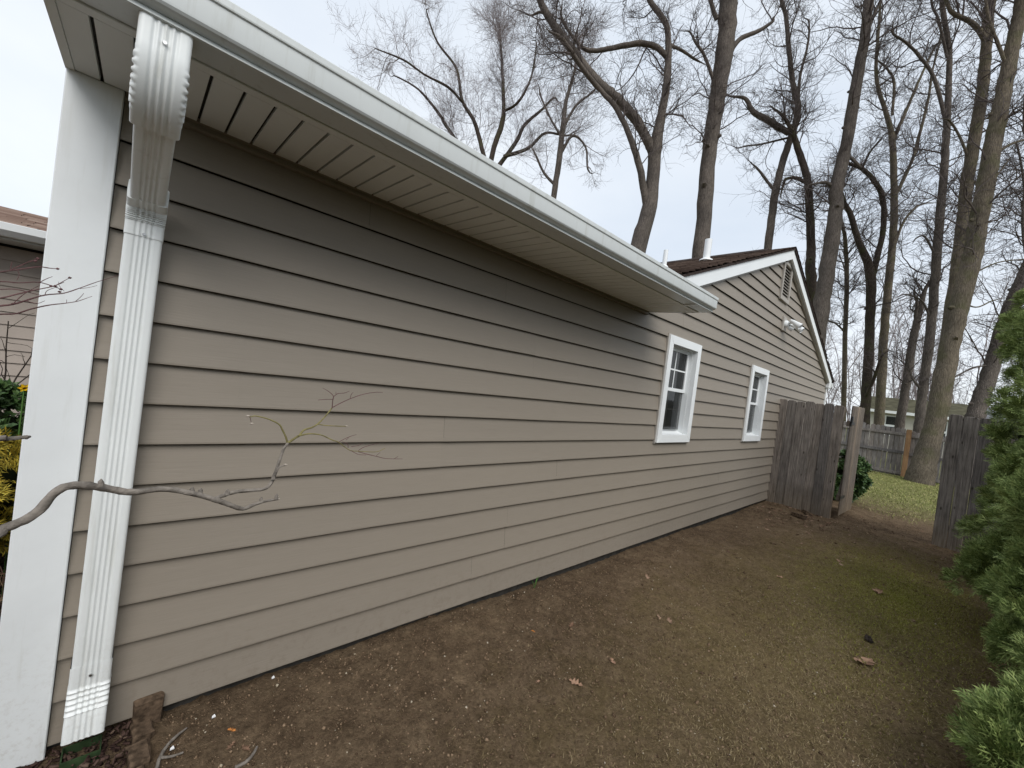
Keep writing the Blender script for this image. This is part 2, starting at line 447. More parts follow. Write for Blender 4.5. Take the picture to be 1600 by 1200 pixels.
def plank(xa0, xa1, xb0, xb1, k, t0, t1, off, sd):
    """one run of siding in course k: bottom lip proud, face leaning back to the nail hem"""
    z0, E_ = k * EX, EX
    nseg = max(1, int((xb0 - xa0) / .35))
    r = random.Random(sd)
    prof = []
    if t0 == 0: prof += [(.002, .017), (-.021, .017), (-.022, .0), (-.025, .0015), (-.025, .008)]
    else: prof += [(-.025 + .021 * t0, t0 * E_)]
    for tt in (.35, .7, 1.0):
        if t0 < tt < t1: prof.append((-.025 + .021 * tt, tt * E_))
    prof.append((-.025 + .021 * t1, t1 * E_ - (.001 if t1 == 1 else 0)))
    V, Fc = [], []
    m_ = len(prof)
    for i in range(nseg + 1):
        s_ = i / nseg
        jz, jy = r.gauss(0, .0006), r.gauss(0, .0007)
        for (py, pz) in prof:
            f_ = pz / E_
            x = (xa0 + (xa1 - xa0) * f_) * (1 - s_) + (xb0 + (xb1 - xb0) * f_) * s_
            V.append((x, py - off + jy, z0 + pz + (jz if pz < .01 else 0)))
    for i in range(nseg):
        for j in range(m_ - 1):
            Fc.append((i * m_ + j, (i + 1) * m_ + j, (i + 1) * m_ + j + 1, i * m_ + j + 1))
    mb = MB().add(V, Fc)
    o = part(mb, 'siding_plank', M['siding'])
    return o
def xl(z): return -.105 if z < 2.29 else max(3.2, RX - (RZ - .035 - z) / SL)
def xr(z): return 11.87 if z < 2.45 else min(11.87, RX + (RZ - .035 - z) / SL)
rs = random.Random(5)
seams = {}
for k in range(27):
    z0, z1 = k * EX, (k + 1) * EX
    if z0 > 4.12: break
    if k // 2 not in seams: seams[k // 2] = [rs.uniform(.3, 2.6) + 3.45 * i for i in range(4)]
    top = min(1.0, (4.13 - z0) / EX)
    segs = [(0, 1, None)]
    # cuts along the course
    cuts = [(-9, 99, 0, top)]
    for (a_, b_, c_, d_) in OPEN:
        if z1 <= c_ or z0 >= d_: continue
        nc = []
        for (p, q, s0, s1) in cuts:
            if q <= a_ or p >= b_: nc.append((p, q, s0, s1)); continue
            nc.append((p, a_, s0, s1)); nc.append((b_, q, s0, s1))
            if z0 < c_: nc.append((a_, b_, 0, (c_ - z0) / EX))
            if z1 > d_: nc.append((a_, b_, (d_ - z0) / EX, 1))
        cuts = nc
    for (p, q, s0, s1) in cuts:
        lo0, lo1, hi0, hi1 = xl(z0), xl(z0 + EX * top), xr(z0), xr(z0 + EX * top)
        ends = [p] + [s_ for s_ in seams[k // 2] if p + .15 < s_ < q - .15 and lo1 + .1 < s_ < hi1 - .1] + [q]
        for i, (e0, e1) in enumerate(zip(ends[:-1], ends[1:])):
            a0, a1 = (lo0, lo1) if e0 < lo1 else (e0, e0)
            b0, b1 = (hi0, hi1) if e1 > hi1 else (e1, e1)
            if min(b0 - a0, b1 - a1) < -.001 or b0 - a0 < .03: continue
            plank(a0, a1, b0, max(b1, a1), k, s0, s1, .0005 * (i % 2), k * 100 + i)
# corner boards
part(MB().prism([(-.243, -.038), (-.107, -.038), (-.107, .02), (-.219, .02), (-.219, .55), (-.243, .55)], -.035, 2.2935, 'z'), 'corner_board', M['corner'], bevel=.003)
part(MB().prism([(11.86, -.038), (11.93, -.038), (11.93, .12), (11.91, .12), (11.91, .002), (11.86, .002)], -.03, 2.42, 'z'), 'corner_board', M['white'], bevel=.002)

# eave of the front part: soffit strips, frieze moulding, fascia, gutter
ZW, SS = 2.2945, .049
def sz(y): return ZW + SS * y
X0, X1 = -.245, 3.505
part(MB().prism([(-.0, ZW - .03), (-.034, ZW - .03), (-.034, ZW - .022), (-.027, ZW - .018), (-.027, ZW - .006), (-.04, ZW - .004), (-.04, ZW + .02), (0, ZW + .02)], -.105, X1 - .004, 'x'), 'frieze_moulding', M['siding'])
GP = .0847
k0 = math.ceil((X0 + .03 - .093) / GP)
gx = [.093 + GP * k for k in range(k0, 45) if .093 + GP * k < X1 - .03]
edges = [X0 + .022] + gx + [X1 - .012]
strip_cache = {}
for i, (p, q) in enumerate(zip(edges[:-1], edges[1:])):
    g0, g1 = (.0045 if i else 0), (.0045 if i < len(edges) - 2 else 0)
    prof = [(p + g0, 0.0), (p + g0 + .001, -.0015), (q - g1 - .001, -.0015), (q - g1, 0.0), (q - g1, .012), (p + g0, .012)]
    V = [(x, -.041, sz(-.041) + dz) for x, dz in prof] + [(x, -.456, sz(-.456) + dz) for x, dz in prof]
    n = len(prof)
    Fc = [tuple(range(n)), tuple(range(2 * n - 1, n - 1, -1))] + [(j, n + j, n + (j + 1) % n, (j + 1) % n) for j in range(n)]
    part(MB().add(V, Fc), 'soffit_strip', M['soffit'])
part(MB().prism([(-.005, sz(0) + .012), (-.46, sz(-.46) + .012), (-.46, sz(-.46) + .03), (-.005, sz(0) + .03)], X0 + .01, X1 - .005, 'x'), 'soffit_backing', M['found'])
part(MB().prism([(-.4565, sz(-.456) - .002), (-.498, sz(-.498) - .002), (-.498, 2.42), (-.490, 2.42), (-.490, sz(-.49) + .035), (-.4565, sz(-.456) + .035)], X0 + .004, X1 - .002, 'x'), 'fascia', M['soffit'], bevel=.002)
# J-channel closing each end of the soffit
for p, q in ((X0, X0 + .0215), (X1 - .0115, X1 + .006)):
    part(MB().prism([(-.03, sz(-.03) - .004), (-.455, sz(-.455) - .004), (-.455, 2.42), (-.03, 2.53)], p, q, 'x'), 'end_channel', M['soffit'] if p < 0 else M['white'])
out = [(-.501, 2.400), (-.501, 2.2735), (-.604, 2.2720), (-.6075, 2.2735), (-.598, 2.2885), (-.5975, 2.2895), (-.607, 2.2905), (-.618, 2.2935), (-.6265, 2.298), (-.631, 2.304), (-.6325, 2.311), (-.6335, 2.3685), (-.6385, 2.3705), (-.6395, 2.374), (-.6395, 2.391), (-.637, 2.3935), (-.620, 2.3935)]
inn = [(y + .003, z) if i > 3 else (y, z) for i, (y, z) in enumerate(out)]
inn = [(-.622, 2.389), (-.635, 2.388), (-.634, 2.372), (-.630, 2.366), (-.630, 2.345), (-.628, 2.328), (-.6245, 2.314), (-.618, 2.304), (-.609, 2.298), (-.597, 2.291), (-.596, 2.277), (-.504, 2.277), (-.504, 2.400)]
GL, GR = -.262, 3.522
gut = part(MB().prism(out + inn, GL, GR, 'x'), 'gutter', M['gutter'], smooth=True, sharp=14)
cap = [(-.504, 2.275), (-.5985, 2.2745), (-.599, 2.287), (-.612, 2.2955), (-.621, 2.303), (-.627, 2.313), (-.6305, 2.328), (-.632, 2.345), (-.632, 2.368), (-.638, 2.374), (-.638, 2.3895), (-.504, 2.3895)]
for p, q in ((GL - .002, GL + .002), (GR - .002, GR + .0025)):
    part(MB().prism(cap, p, q, 'x'), 'gutter_end_cap', M['gutter'], gut)
part(MB().box(3.20, 3.235, -.597, -.505, 2.266, 2.2722), 'gutter_seam_strip', M['white'], gut)
for x in (.55, 1.2, 1.85, 2.5, 3.1):
    part(MB().box(x, x + .02, -.634, -.503, 2.383, 2.3875), 'gutter_hanger', M['steel'], gut)
# roofs
def shingles(name, base_pts, up, along, ncourse, expo, nalong, mat):
    """stepped courses of overlapping shingle tabs on one slope"""
    V, Fc = [], []
    up = np.array(up); along = np.array(along); nrm = np.cross(along, up); nrm /= np.linalg.norm(nrm)
    if nrm[2] < 0: nrm = -nrm
    L = np.linalg.norm(along); ah = along / L; uh = up / np.linalg.norm(up)
    for i in range(ncourse):
        s_ = -rng.uniform(0, .3)
        while s_ < L:
            wd = rng.uniform(.14, .33); e0, e1 = max(0, s_), min(L, s_ + wd - .006); s_ += wd
            if e1 - e0 < .03: continue
            th = rng.uniform(.006, .014); dd = rng.uniform(0, .015)
            o = np.array(base_pts) + uh * (i * expo - dd)
            V += [o + ah * e0 + nrm * (th + .012), o + ah * e1 + nrm * (th + .012), o + ah * e1 + uh * (expo + .02) + nrm * .006, o + ah * e0 + uh * (expo + .02) + nrm * .006, o + ah * e0, o + ah * e1]
            q = len(V) - 6
            Fc += [(q, q + 1, q + 2, q + 3), (q + 4, q + 5, q + 1, q)]
    V = np.array(V)
    o = build_np(name, V, Fc, mat, house, HB)
    o['kind'] = 'stuff'
    return o
M['shingle'] = island_mat('brown_asphalt_shingle', [(0, (.040, .027, .022)), (.5, (.075, .052, .041)), (1, (.125, .092, .074))], .95, .08)
M['roofing'] = plain('dark_roof_deck', (.045, .034, .030), .95, .1, .3, 12)
# front roof, rising away from the eave
part(MB().prism([(-.54, 2.405), (2.7, 2.405 + 3.24 * SL), (5.94, 2.405), (5.9, 2.375), (2.7, 2.36 + 3.24 * SL), (-.50, 2.385)], -.27, 3.53, 'x'), 'roof_deck', M['roofing'])
shingles('shingle', (-.27, -.545, 2.408), (0, 3.24, 3.24 * SL), (3.80, 0, 0), 24, .143, 0, M['shingle'])
# gable roof
YB = 5.95
for sg in (-1, 1):
    xe = RX + sg * 4.52 if sg > 0 else 3.36
    ze = roofz(xe)
    poly = [(RX, RZ), (xe, ze), (xe, ze - .03), (RX, RZ - .03)]
    part(MB().prism(poly, -.105, YB, 'y'), 'roof_deck', M['roofing'])
    lg = math.hypot(xe - RX, ze - RZ)
    shingles('shingle', (xe, -.118, ze + .002), (RX - xe, 0, RZ - ze), (0, YB + .1, 0), int(lg / .143) + 1, .143, 0, M['shingle'])
    # rake: face board with a thin drip edge above, and its little soffit
    n_ = math.hypot(1, SL)
    zt, zb = -.032, -.032 - .135 * n_
    xq = RX + sg * 4.40 if sg > 0 else 3.52
    poly = [(RX, RZ + zt), (xq, roofz(xq) + zt), (xq, roofz(xq) + zb), (RX, RZ + zb)]
    part(MB().prism(poly, -.088, -.066, 'y'), 'rake_board', M['white'])
    zb2 = zb + .02
    poly = [(RX, RZ + zb2), (xq, roofz(xq) + zb2), (xq, roofz(xq) + zb2 - .012), (RX, RZ + zb2 - .012)]
    part(MB().prism(poly, -.0655, .0, 'y'), 'rake_soffit', M['white'])
    poly = [(RX, RZ + zb - .005), (xq, roofz(xq) + zb - .005), (xq, roofz(xq) + zb - .03), (RX, RZ + zb - .03)]
    part(MB().prism(poly, -.045, -.02, 'y'), 'rake_trim', M['vent'])
    poly = [(RX, RZ + zt + .018), (xe, roofz(xe) + zt + .018), (xe, roofz(xe) + zt - .004), (RX, RZ + zt - .004)]
    part(MB().prism(poly, -.096, -.0885, 'y'), 'drip_edge', M['white'] if sg < 0 else M['black'])
part(MB().prism([(RX - .13, RZ - .13 * SL + .03), (RX, RZ + .055), (RX + .13, RZ - .13 * SL + .03), (RX, RZ + .022)], .28, YB, 'y'), 'ridge_cap', M['roofing'])
# eave return and gutter end at the far corner
part(MB().box(11.80, 12.02, -.085, .0, 2.26, 2.395), 'eave_return', M['white'], bevel=.004)
gp = [(12.0, 2.29), (12.09, 2.29), (12.10, 2.31), (12.125, 2.33), (12.13, 2.39), (12.0, 2.39)]
part(MB().prism(gp, -.10, YB, 'y'), 'gutter', M['gutter'])
# plumbing vents through the left slope of the gable roof
def on_roof(u, v):
    d = ray(u, v)   # plane z = RZ - SL*(RX - x)
    t_ = (RZ - SL * RX - CAM[2] + SL * CAM[0]) / (d[2] - SL * d[0])
    return CAM + t_ * d
for (u, v, utop, vtop, wpx) in ((1103, 409, 1106.5, 373, 12), (1037, 420, 1039.5, 390, 8)):
    p = on_roof(u, v)
    if not (0.2 < p[1] < 5.5): p = np.array([min(max(p[0], 4.2), 7.2), min(max(p[1], .6), 5.0), 0]); p[2] = roofz(p[0])
    dep = (p - CAM) @ FW
    r = wpx / 2 / FPX * dep * .86
    h = (v - vtop) / FPX * dep * .97
    q = part(MB().tube([(p[0], p[1], p[2] - .1), (p[0], p[1], p[2] + h)], [r, r], 16), 'vent_pipe', M['white'], smooth=True)
    part(MB().tube([(p[0], p[1], p[2] + .01), (p[0], p[1], p[2] + .03), (p[0], p[1], p[2] + .055)], [r * 2.0, r * 1.9, r * 1.1], 16), 'flashing_collar', M['white'], q, smooth=True)

# windows
gl, t, b = new_mat('window_glass', .03, .5)
b.inputs['Base Color'].default_value = (.012, .014, .014, 1)
b.inputs['Specular IOR Level'].default_value = .55
tr = N(t, 'ShaderNodeBsdfTransparent'); ms = N(t, 'ShaderNodeMixShader'); ms.inputs[0].default_value = .45
t.links.new(b.outputs[0], ms.inputs[1]); t.links.new(tr.outputs[0], ms.inputs[2]); t.links.new(ms.outputs[0], t.nodes['Material Output'].inputs['Surface'])
M['glass'] = gl
M['screen'] = plain('insect_screen', (.03, .03, .032), .8, .1, .2, 60)
M['curtain'] = plain('grey_curtain', (.36, .37, .38), .9, .1, .1, 8)
for wi, (a_, b_, c_, d_) in enumerate(WIN):
    win = part(MB().box(a_ + .02, b_ - .02, .235, .245, c_ + .02, d_ - .02), 'window', M['dark'])
    T, yf = TRW, -.05
    fr = [MB().prism([(a_, c_), (a_ + T, c_ + T), (a_ + T, d_ - T), (a_, d_)], yf, .004, 'y'), MB().prism([(b_, c_), (b_, d_), (b_ - T, d_ - T), (b_ - T, c_ + T)], yf, .004, 'y'),
          MB().prism([(a_, d_), (a_ + T, d_ - T), (b_ - T, d_ - T), (b_, d_)], yf - .0005, .004, 'y'), MB().prism([(a_, c_), (b_, c_), (b_ - T, c_ + T), (a_ + T, c_ + T)], yf - .0005, .004, 'y')]
    for m_ in fr: part(m_, 'trim_board', M['white'], win, bevel=.002)
    # J-channel round the trim
    e = .012
    for r_ in ((a_ - e, a_ - .0005, c_ - e, d_ + e), (b_ + .0005, b_ + e, c_ - e, d_ + e), (a_, b_, d_ + .0008, d_ + e), (a_, b_, c_ - e, c_ - .0008)):
        part(MB().box(r_[0], r_[1], -.03, .003, r_[2], r_[3]), 'j_channel', M['vent'], win)
    ia, ib, ic, id_ = a_ + T, b_ - T, c_ + T, d_ - T
    yd = .042
    for r_ in ((ia, ia + .008, .0045, yd + .05, ic, id_), (ib - .008, ib, .0045, yd + .05, ic, id_), (ia + .008, ib - .008, .0045, yd + .05, id_ - .008, id_)):
        part(MB().box(*r_), 'jamb', M['white'], win)
    part(MB().add([(ia + .008, .0045, ic), (ib - .008, .0045, ic), (ib - .008, yd + .05, ic + .03), (ia + .008, yd + .05, ic + .03), (ia + .008, .0045, ic - .02), (ib - .008, .0045, ic - .02), (ib - .008, yd + .05, ic - .02), (ia + .008, yd + .05, ic - .02)],
         [(0, 1, 2, 3), (4, 5, 6, 7), (0, 1, 5, 4), (2, 3, 7, 6), (0, 3, 7, 4), (1, 2, 6, 5)]), 'sill', M['white'], win)
    fa, fb, fc, fd = ia + .0085, ib - .0085, ic + .03, id_ - .0085
    zm = (fc + fd) / 2
    S = .036
    def sash(y0, zl, zh, name):
        o = part(MB().box(fa, fa + S, y0, y0 + .03, zl, zh).box(fb - S, fb, y0, y0 + .03, zl, zh).box(fa + S, fb - S, y0 + .0005, y0 + .0295, zh - S, zh).box(fa + S, fb - S, y0 + .0005, y0 + .0295, zl, zl + S), name, M['white'], win)
        return o
    sash(yd, zm - .018, fd, 'sash'); sash(yd + .034, fc, zm + .018, 'sash')
    for (y0, zl, zh) in ((yd, zm - .018, fd), (yd + .034, fc, zm + .018)):
        ga, gb, gc, gd = fa + S, fb - S, zl + S, zh - S
        xm, zz = (ga + gb) / 2, (gc + gd) / 2
        for (p, q, r_, s_) in ((ga, xm, gc, zz), (xm, gb, gc, zz), (ga, xm, zz, gd), (xm, gb, zz, gd)):
            part(MB().box(p, q, y0 + .012, y0 + .016, r_, s_), 'pane', M['glass'], win)
        mc = M['white'] if y0 == yd else M['vent']
        part(MB().box(xm - .008, xm + .008, y0 + .008, y0 + .0115, gc, gd), 'muntin', mc, win)
        part(MB().box(ga, gb, y0 + .007, y0 + .0105, zz - .008, zz + .008), 'muntin', mc, win)
    # screen before the lower sash
    part(MB().box(fa + .02, fb - .02, yd + .012, yd + .0125, fc + .01, zm - .0185), 'screen_frame', M['glass'], win)
    part(MB().box(fb - .02 - S, fb - .034, yd + .10, yd + .12, fc, fd), 'curtain', M['curtain'], win)
    part(MB().box(fa, fa + .06, yd + .10, yd + .12, fc, fd), 'curtain', M['curtain'], win)
# louvred gable vent
va, vb, vc, vd = 7.415, 7.885, 3.334, 3.957
vent = part(MB().box(va + .03, vb - .03, .0, .003, vc + .03, vd - .03), 'gable_vent', M['dark'])
for r_ in ((va, va + .05, vc, vd), (vb - .05, vb, vc, vd), (va + .05, vb - .05, vd - .05, vd), (va + .05, vb - .05, vc, vc + .065)):
    part(MB().box(r_[0], r_[1], -.045, -.003, r_[2], r_[3]), 'vent_frame', M['vent'], vent, bevel=.003)
nl = 10
for i in range(nl):
    z = vc + .075 + (vd - vc - .14) * i / nl
    part(MB().prism([(-.034, z), (-.030, z - .003), (-.004, z + .034), (-.008, z + .037)], va + .05, vb - .05, 'x'), 'louvre', M['vent'], vent)

# ------------------------------------------------------------------ downspout (part of the house)
DX = -.016
def spout_section(hw=.051, hd=.038, flute=.0042):
    """rounded rectangle with fluted broad faces: points (across, out)"""
    P = []
    c_ = .011
    def edge(x0, x1, y, sgn):
        n = 41
        for i in range(n):
            x = x0 + (x1 - x0) * i / (n - 1)
            f_ = 0
            if abs(x) < .0275: f_ = -flute * (.5 + .5 * math.cos(x / .0275 * math.pi * 4.0 + math.pi)) 
            P.append((x, y + sgn * f_))
    edge(-hw + c_, hw - c_, -hd, -1)
    P.extend([(hw - c_ + c_ * math.sin(a_), -hd + c_ - c_ * math.cos(a_)) for a_ in (.4, .8, 1.2)])
    P.append((hw, 0))
    P.extend([(hw - c_ + c_ * math.cos(a_), hd - c_ + c_ * math.sin(a_)) for a_ in (.4, .8, 1.2)])
    edge(hw - c_, -hw + c_, hd, 1)
    P.extend([(-hw + c_ - c_ * math.sin(a_), hd - c_ + c_ * math.cos(a_)) for a_ in (.4, .8, 1.2)])
    P.append((-hw, 0))
    P.extend([(-hw + c_ - c_ * math.cos(a_), -hd + c_ - c_ * math.sin(a_)) for a_ in (.4, .8, 1.2)])
    return P
def sweep(path, name, parent, sect=None, scales=None, pleat=None, cap=True):
    """path: (y, z, angle of travel from straight down towards the wall)"""
    S_ = sect or spout_section()
    V, Fc = [], []
    n = len(S_)
    for i, (y, z, an) in enumerate(path):
        ty, tz = math.sin(an), -math.cos(an)
        oy, oz = -math.cos(an), -math.sin(an)      # outward normal of the front face
        k = scales[i] if scales else 1.0
        for (x, d) in S_:
            dd = -d * k                               # d<0 is the front
            extra = 0; xk = k
            if pleat: extra, xk = pleat(i, x, dd); xk *= k
            V.append((DX + x * xk, y + oy * (dd + extra), z + oz * (dd + extra)))
    for i in range(len(path) - 1):
        for j in range(n):
            Fc.append((i * n + j, i * n + (j + 1) % n, (i + 1) * n + (j + 1) % n, (i + 1) * n + j))
    if cap: Fc += [tuple(range(n)), tuple(range((len(path) - 1) * n, len(path) * n))]
    return part(MB().add(V, Fc), name, M['spout'], parent, smooth=True)
A = math.radians(68)
# standing pipe
pipe = sweep([(-.049, z, 0) for z in (1.885, 1.4, .9, .55, .195)], 'downspout', None, scales=[.955, 1, 1, 1, .95] if False else None)
# upper elbow under the gutter outlet
yc, zc, Rr = -.43, 2.205, .13
path = [(-.56, 2.275, 0), (-.56, 2.24, 0)]
NE = 40
for i in range(NE + 1):
    an = A * i / NE
    path.append((yc - Rr * math.cos(an), zc - Rr * math.sin(an), an))
ye, ze = path[-1][:2]
path.append((ye + math.sin(A) * .02, ze - math.cos(A) * .02, A))
def pl_up(i, x, dd):
    # creases gather along both side walls of the bend
    ph = max(0, min(1, (i - 4) / 6)) * max(0, min(1, (NE - 2 - i) / 5))
    s_ = abs(x) / .051
    return .003, 1.06 + (.065 * ph * (1 if s_ > .7 else 0) * (1 if i % 4 < 2 else -.35))
sweep(path, 'elbow', pipe, pleat=pl_up)
# slanting offset, its ends lapped into the elbows
yl, zl_ = -.10, None
L_ = (yl - ye) / math.sin(A)
zl_ = ze - L_ * math.cos(A)
sweep([(ye + math.sin(A) * q, ze - math.cos(A) * q, A) for q in (-.01, L_ * .5, L_ + .01)], 'offset_pipe', pipe, scales=[.90] * 3)
# lower elbow, pleated across its inner face
R2 = .055
yc2, zc2 = yl + R2 * math.cos(A) , zl_ + R2 * math.sin(A)
path = [(yl - math.sin(A) * .06, zl_ + math.cos(A) * .06, A)]
# the bend turns back to straight down
N2 = 36
pts = []
y_, z_ = yl - math.sin(A) * .02, zl_ + math.cos(A) * .02
step = A * .075 / N2
for i in range(N2 + 1):
    an = A * (1 - i / N2)
    path.append((y_, z_, an))
    y_ += math.sin(an) * .0029; z_ -= math.cos(an) * .0029
dy = -.049 - path[-1][0]
path = [(p + dy, q, r_) for p, q, r_ in path]
path.append((-.049, path[-1][1] - .02, 0)); path.append((-.049, min(1.85, path[-1][1] - .025), 0))
def pl_lo(i, x, dd):
    on = 1 if 5 < i < N2 - 1 else 0
    q = .5 + .5 * math.cos(i * math.pi * 2 / 5)
    return .003 + (.0055 * q * on if dd > 0.015 else 0), 1.035 + .02 * q * on
sweep(path, 'elbow', pipe, pleat=pl_lo)
# boot at the foot: collar, crimps and a cut end kicked forward
path = [(-.049, .30, 0), (-.049, .225, 0)]
for i in range(25):
    path.append((-.049 - .0002 * i ** 1.5, .225 - i * .0036, -.006 * i))
for q in (.025, .055, .085): path.append((path[26][0] - math.sin(.15) * q - .004, path[26][1] - math.cos(.15) * q, -.16))
def pl_ft(i, x, dd):
    on = 1 if 3 <= i <= 25 else 0
    q = .5 + .5 * math.cos(i * math.pi * 2 / 5)
    return (.0028 if dd > 0 else -.0028) + (.005 * q * on if dd > .015 else 0), 1.05 + .025 * q * on
sweep(path, 'boot', pipe, pleat=pl_ft, cap=False)
for (x, z, y) in ((DX, .262, -.091), (DX, 1.822, -.0895)):
    part(MB().tube([(x, y, z), (x, y - .004, z)], [.0055, .0045], 8), 'screw', M['steel'], pipe, smooth=True)
part(MB().tube([(DX + .0, -.6, 2.222), (DX, -.606, 2.222)], [.006, .0045], 8), 'screw', M['steel'], pipe, smooth=True)
# green drain adapter in the bed
ad = thing('drain_adapter', (DX, -.08, -.08), 'green plastic drain adapter in the mulch below the white downspout', 'drain')
mb = MB()
sec = [(-.062, -.062), (.062, -.062), (.062, .03), (-.062, .03)]
def rect_tube(mb, x0, x1, y0, y1, z0, z1, th):
    mb.box(x0, x1, y0, y0 + th, z0, z1).box(x0, x1, y1 - th, y1, z0, z1).box(x0, x0 + th, y0 + th, y1 - th, z0, z1).box(x1 - th, x1, y0 + th, y1 - th, z0, z1)
rect_tube(mb, DX - .05, DX + .05, -.122, -.045, -.11, -.008, .004)
mb.build('socket', M['green_pvc'], ad, base=(DX, -.08, -.08))
MB().tube([(DX, -.085, -.095), (DX, -.085, -.07)], [.075, .07], 20).build('collar', M['green_pvc'], ad, base=(DX, -.08, -.08), smooth=True)

# ------------------------------------------------------------------ floodlight on the gable
lx, lz = 7.84, 3.0
fl = thing('floodlight', (lx, -.017, lz), 'small white floodlight fixture mounted on the gable siding below the louvred vent', 'floodlight')
LB = (lx, -.017, lz)
MB().prism([(lx - .085, lz - .12), (lx + .085, lz - .12), (lx + .085, lz + .12), (lx - .085, lz + .12)], -.045, -.005, 'y').build('mount_block', M['vent'], fl, base=LB, bevel=.008)
MB().tube([(lx, -.045, lz), (lx, -.075, lz), (lx, -.095, lz)], [.062, .06, .042], 20).build('base_plate', M['white'], fl, base=LB, smooth=True)
for sx, tz in ((-.03, .03), (.09, -.01)):
    MB().tube([(lx, -.09, lz), (lx + sx * .5, -.13, lz + tz), (lx + sx, -.16, lz + tz)], [.016, .016, .016], 8).build('arm', M['white'], fl, base=LB, smooth=True)
    p = np.array((lx + sx, -.16, lz + tz)); d = np.array((sx * .8, -.75, -.55)); d /= np.linalg.norm(d)
    hd = MB().tube([p - d * .05, p, p + d * .05, p + d * .13, p + d * .14], [.018, .034, .039, .052, .052], 18, cap=False).build('lamp_head', M['white'], fl, base=LB, smooth=True)
    MB().tube([p + d * .03, p + d * .10, p + d * .118], [.026, .036, .02], 16).build('bulb', M['curtain'], hd, base=LB, smooth=True)
MB().tube([(lx + .03, -.09, lz - .05), (lx + .05, -.15, lz - .09)], [.028, .034], 12).build('sensor', M['white'], fl, base=LB, smooth=True)

# ------------------------------------------------------------------ fences
def board_mesh(name, wd, h, th, ear, mat, skew=0):
    """dog-eared board standing on its foot, thickness along X, width along Y"""
    e = ear
    poly = [(-wd / 2, 0), (wd / 2, 0), (wd / 2, h - e), (wd / 2 - e, h), (-wd / 2 + e, h), (-wd / 2, h - e)]
    mb = MB().prism(poly, -th / 2, th / 2, 'x')
    o = mb.build(name, mat, None, bevel=.006)
    me = o.data
    bpy.data.objects.remove(o)
    return me
def put(name, me, parent, loc, rot=(0, 0, 0), sc_=(1, 1, 1)):
    o = bpy.data.objects.new(name, me); col.objects.link(o)
    o.parent = parent; o.location = loc; o.rotation_euler = rot; o.scale = sc_
    return o
def nail(o_parent, loc):
    pass
BH = 1.86
bm_a = board_mesh('board', .1385, BH, .018, .022, M['fence'])
FX = 8.30
fence = thing('wood_fence', (FX, -.5, -.05), 'weathered grey board fence panel attached to the house wall beside the open gate', 'fence')
ybs = np.linspace(-.064, -.835, 7)
for i, y in enumerate(ybs):
    put('board', bm_a, fence, (random.uniform(-.006, .006), y + .5, -.03 + random.uniform(-.012, .012)), (0, random.uniform(-.006, .006), random.uniform(-.02, .02)), (1, .915, 1 + random.uniform(-.008, .006)))
for z in (.25, .95, 1.6):
    MB().box(.011, .05, -.305, .5, z, z + .085).build('rail', M['fence'], fence)
MB().box(.011, .10, -.40, -.31, -.15, 1.80).build('post', M['gatewood'], fence)
# gate leaf swung back into the yard
gate = thing('gate', (FX + .08, -.985, -.05), 'weathered board gate swung open into the back yard beside the house', 'gate')
gate.rotation_euler = (0, 0, math.radians(-2.2))
bm_g = board_mesh('gate_board', .137, 1.78, .018, .02, M['gatewood'])
for i in range(7):
    put('board', bm_g, gate, (.075 + .1405 * i, 0, .06 + random.uniform(-.008, .008)), (0, 0, math.radians(90) + random.uniform(-.015, .015)))
for z in (.3, 1.5):
    MB().box(.01, .98, .011, .05, z, z + .085).build('rail', M['gatewood'], gate)
mb = MB(); mb.prism([(.03, .385), (.12, .385), (.95, 1.49), (.86, 1.49)], .012, .048, 'y'); mb.build('brace', M['gatewood'], gate)
for z in (.33, 1.53):
    MB().box(-.05, .24, -.0145, -.0095, z, z + .045).build('hinge', M['black'], gate)
MB().tube([(-.035, -.012, 1.5), (-.035, -.012, 1.62)], [.014, .014], 8).build('hinge_pin', M['black'], gate)
MB().box(-.07, .0, -.035, -.012, 1.56, 1.66).build('latch', M['black'], gate)
# panel right of the opening
fence2 = thing('wood_fence', (FX, -3.2, -.05), 'weathered dark grey board fence panel right of the gateway, half hidden by evergreens', 'fence')
for i in range(16):
    y = -2.105 - .1415 * i
    put('board', bm_a, fence2, (random.uniform(-.004, .004), y + 3.2, -.03 + random.uniform(-.012, .012)), (0, random.uniform(-.006, .006), random.uniform(-.02, .02)), (1, 1, 1 + random.uniform(-.006, .012)))
for z in (.25, .95, 1.6): MB().box(.011, .05, -1.1, 1.16, z, z + .085).build('rail', M['fence'], fence2)
MB().box(.011, .10, 1.06, 1.15, -.15, 1.80).build('post', M['fence'], fence2)
# far fence at the end of the yard
BX = 19.3
fence3 = thing('wood_fence', (BX, -2.0, -.06), 'long weathered picket fence with three rails across the far end of the yard', 'fence')
bm_b = board_mesh('picket', .122, 1.66, .018, .035, M['backfence'])
yy = 3.4
while yy > -9:
    put('picket', bm_b, fence3, (random.uniform(.0, .008), yy + 2, -.01 + random.uniform(-.02, .02)), (0, random.uniform(-.01, .01), random.uniform(-.03, .03)), (1, random.uniform(.92, 1.02), 1 + random.uniform(-.012, .012) - (.05 if yy < -1.2 else 0)))
    yy -= .13
for z in (.07, .78, 1.40):
    MB().box(-.055, -.014, -7.0, .76, z - .03, z + .06).build('rail', M['backfence'], fence3)
    MB().box(-.055, -.014, .83, 5.4, z, z + .09).build('rail', M['backfence'], fence3)
MB().box(-.11, -.014, .765, .89, -.2, 1.62).build('post', M['newpost'], fence3)['label'] = 'new orange cedar post'
for y in (3.3, -2.2, -4.8): MB().box(-.11, -.057, y, y + .1, -.2, 1.60).build('post', M['backfence'], fence3)

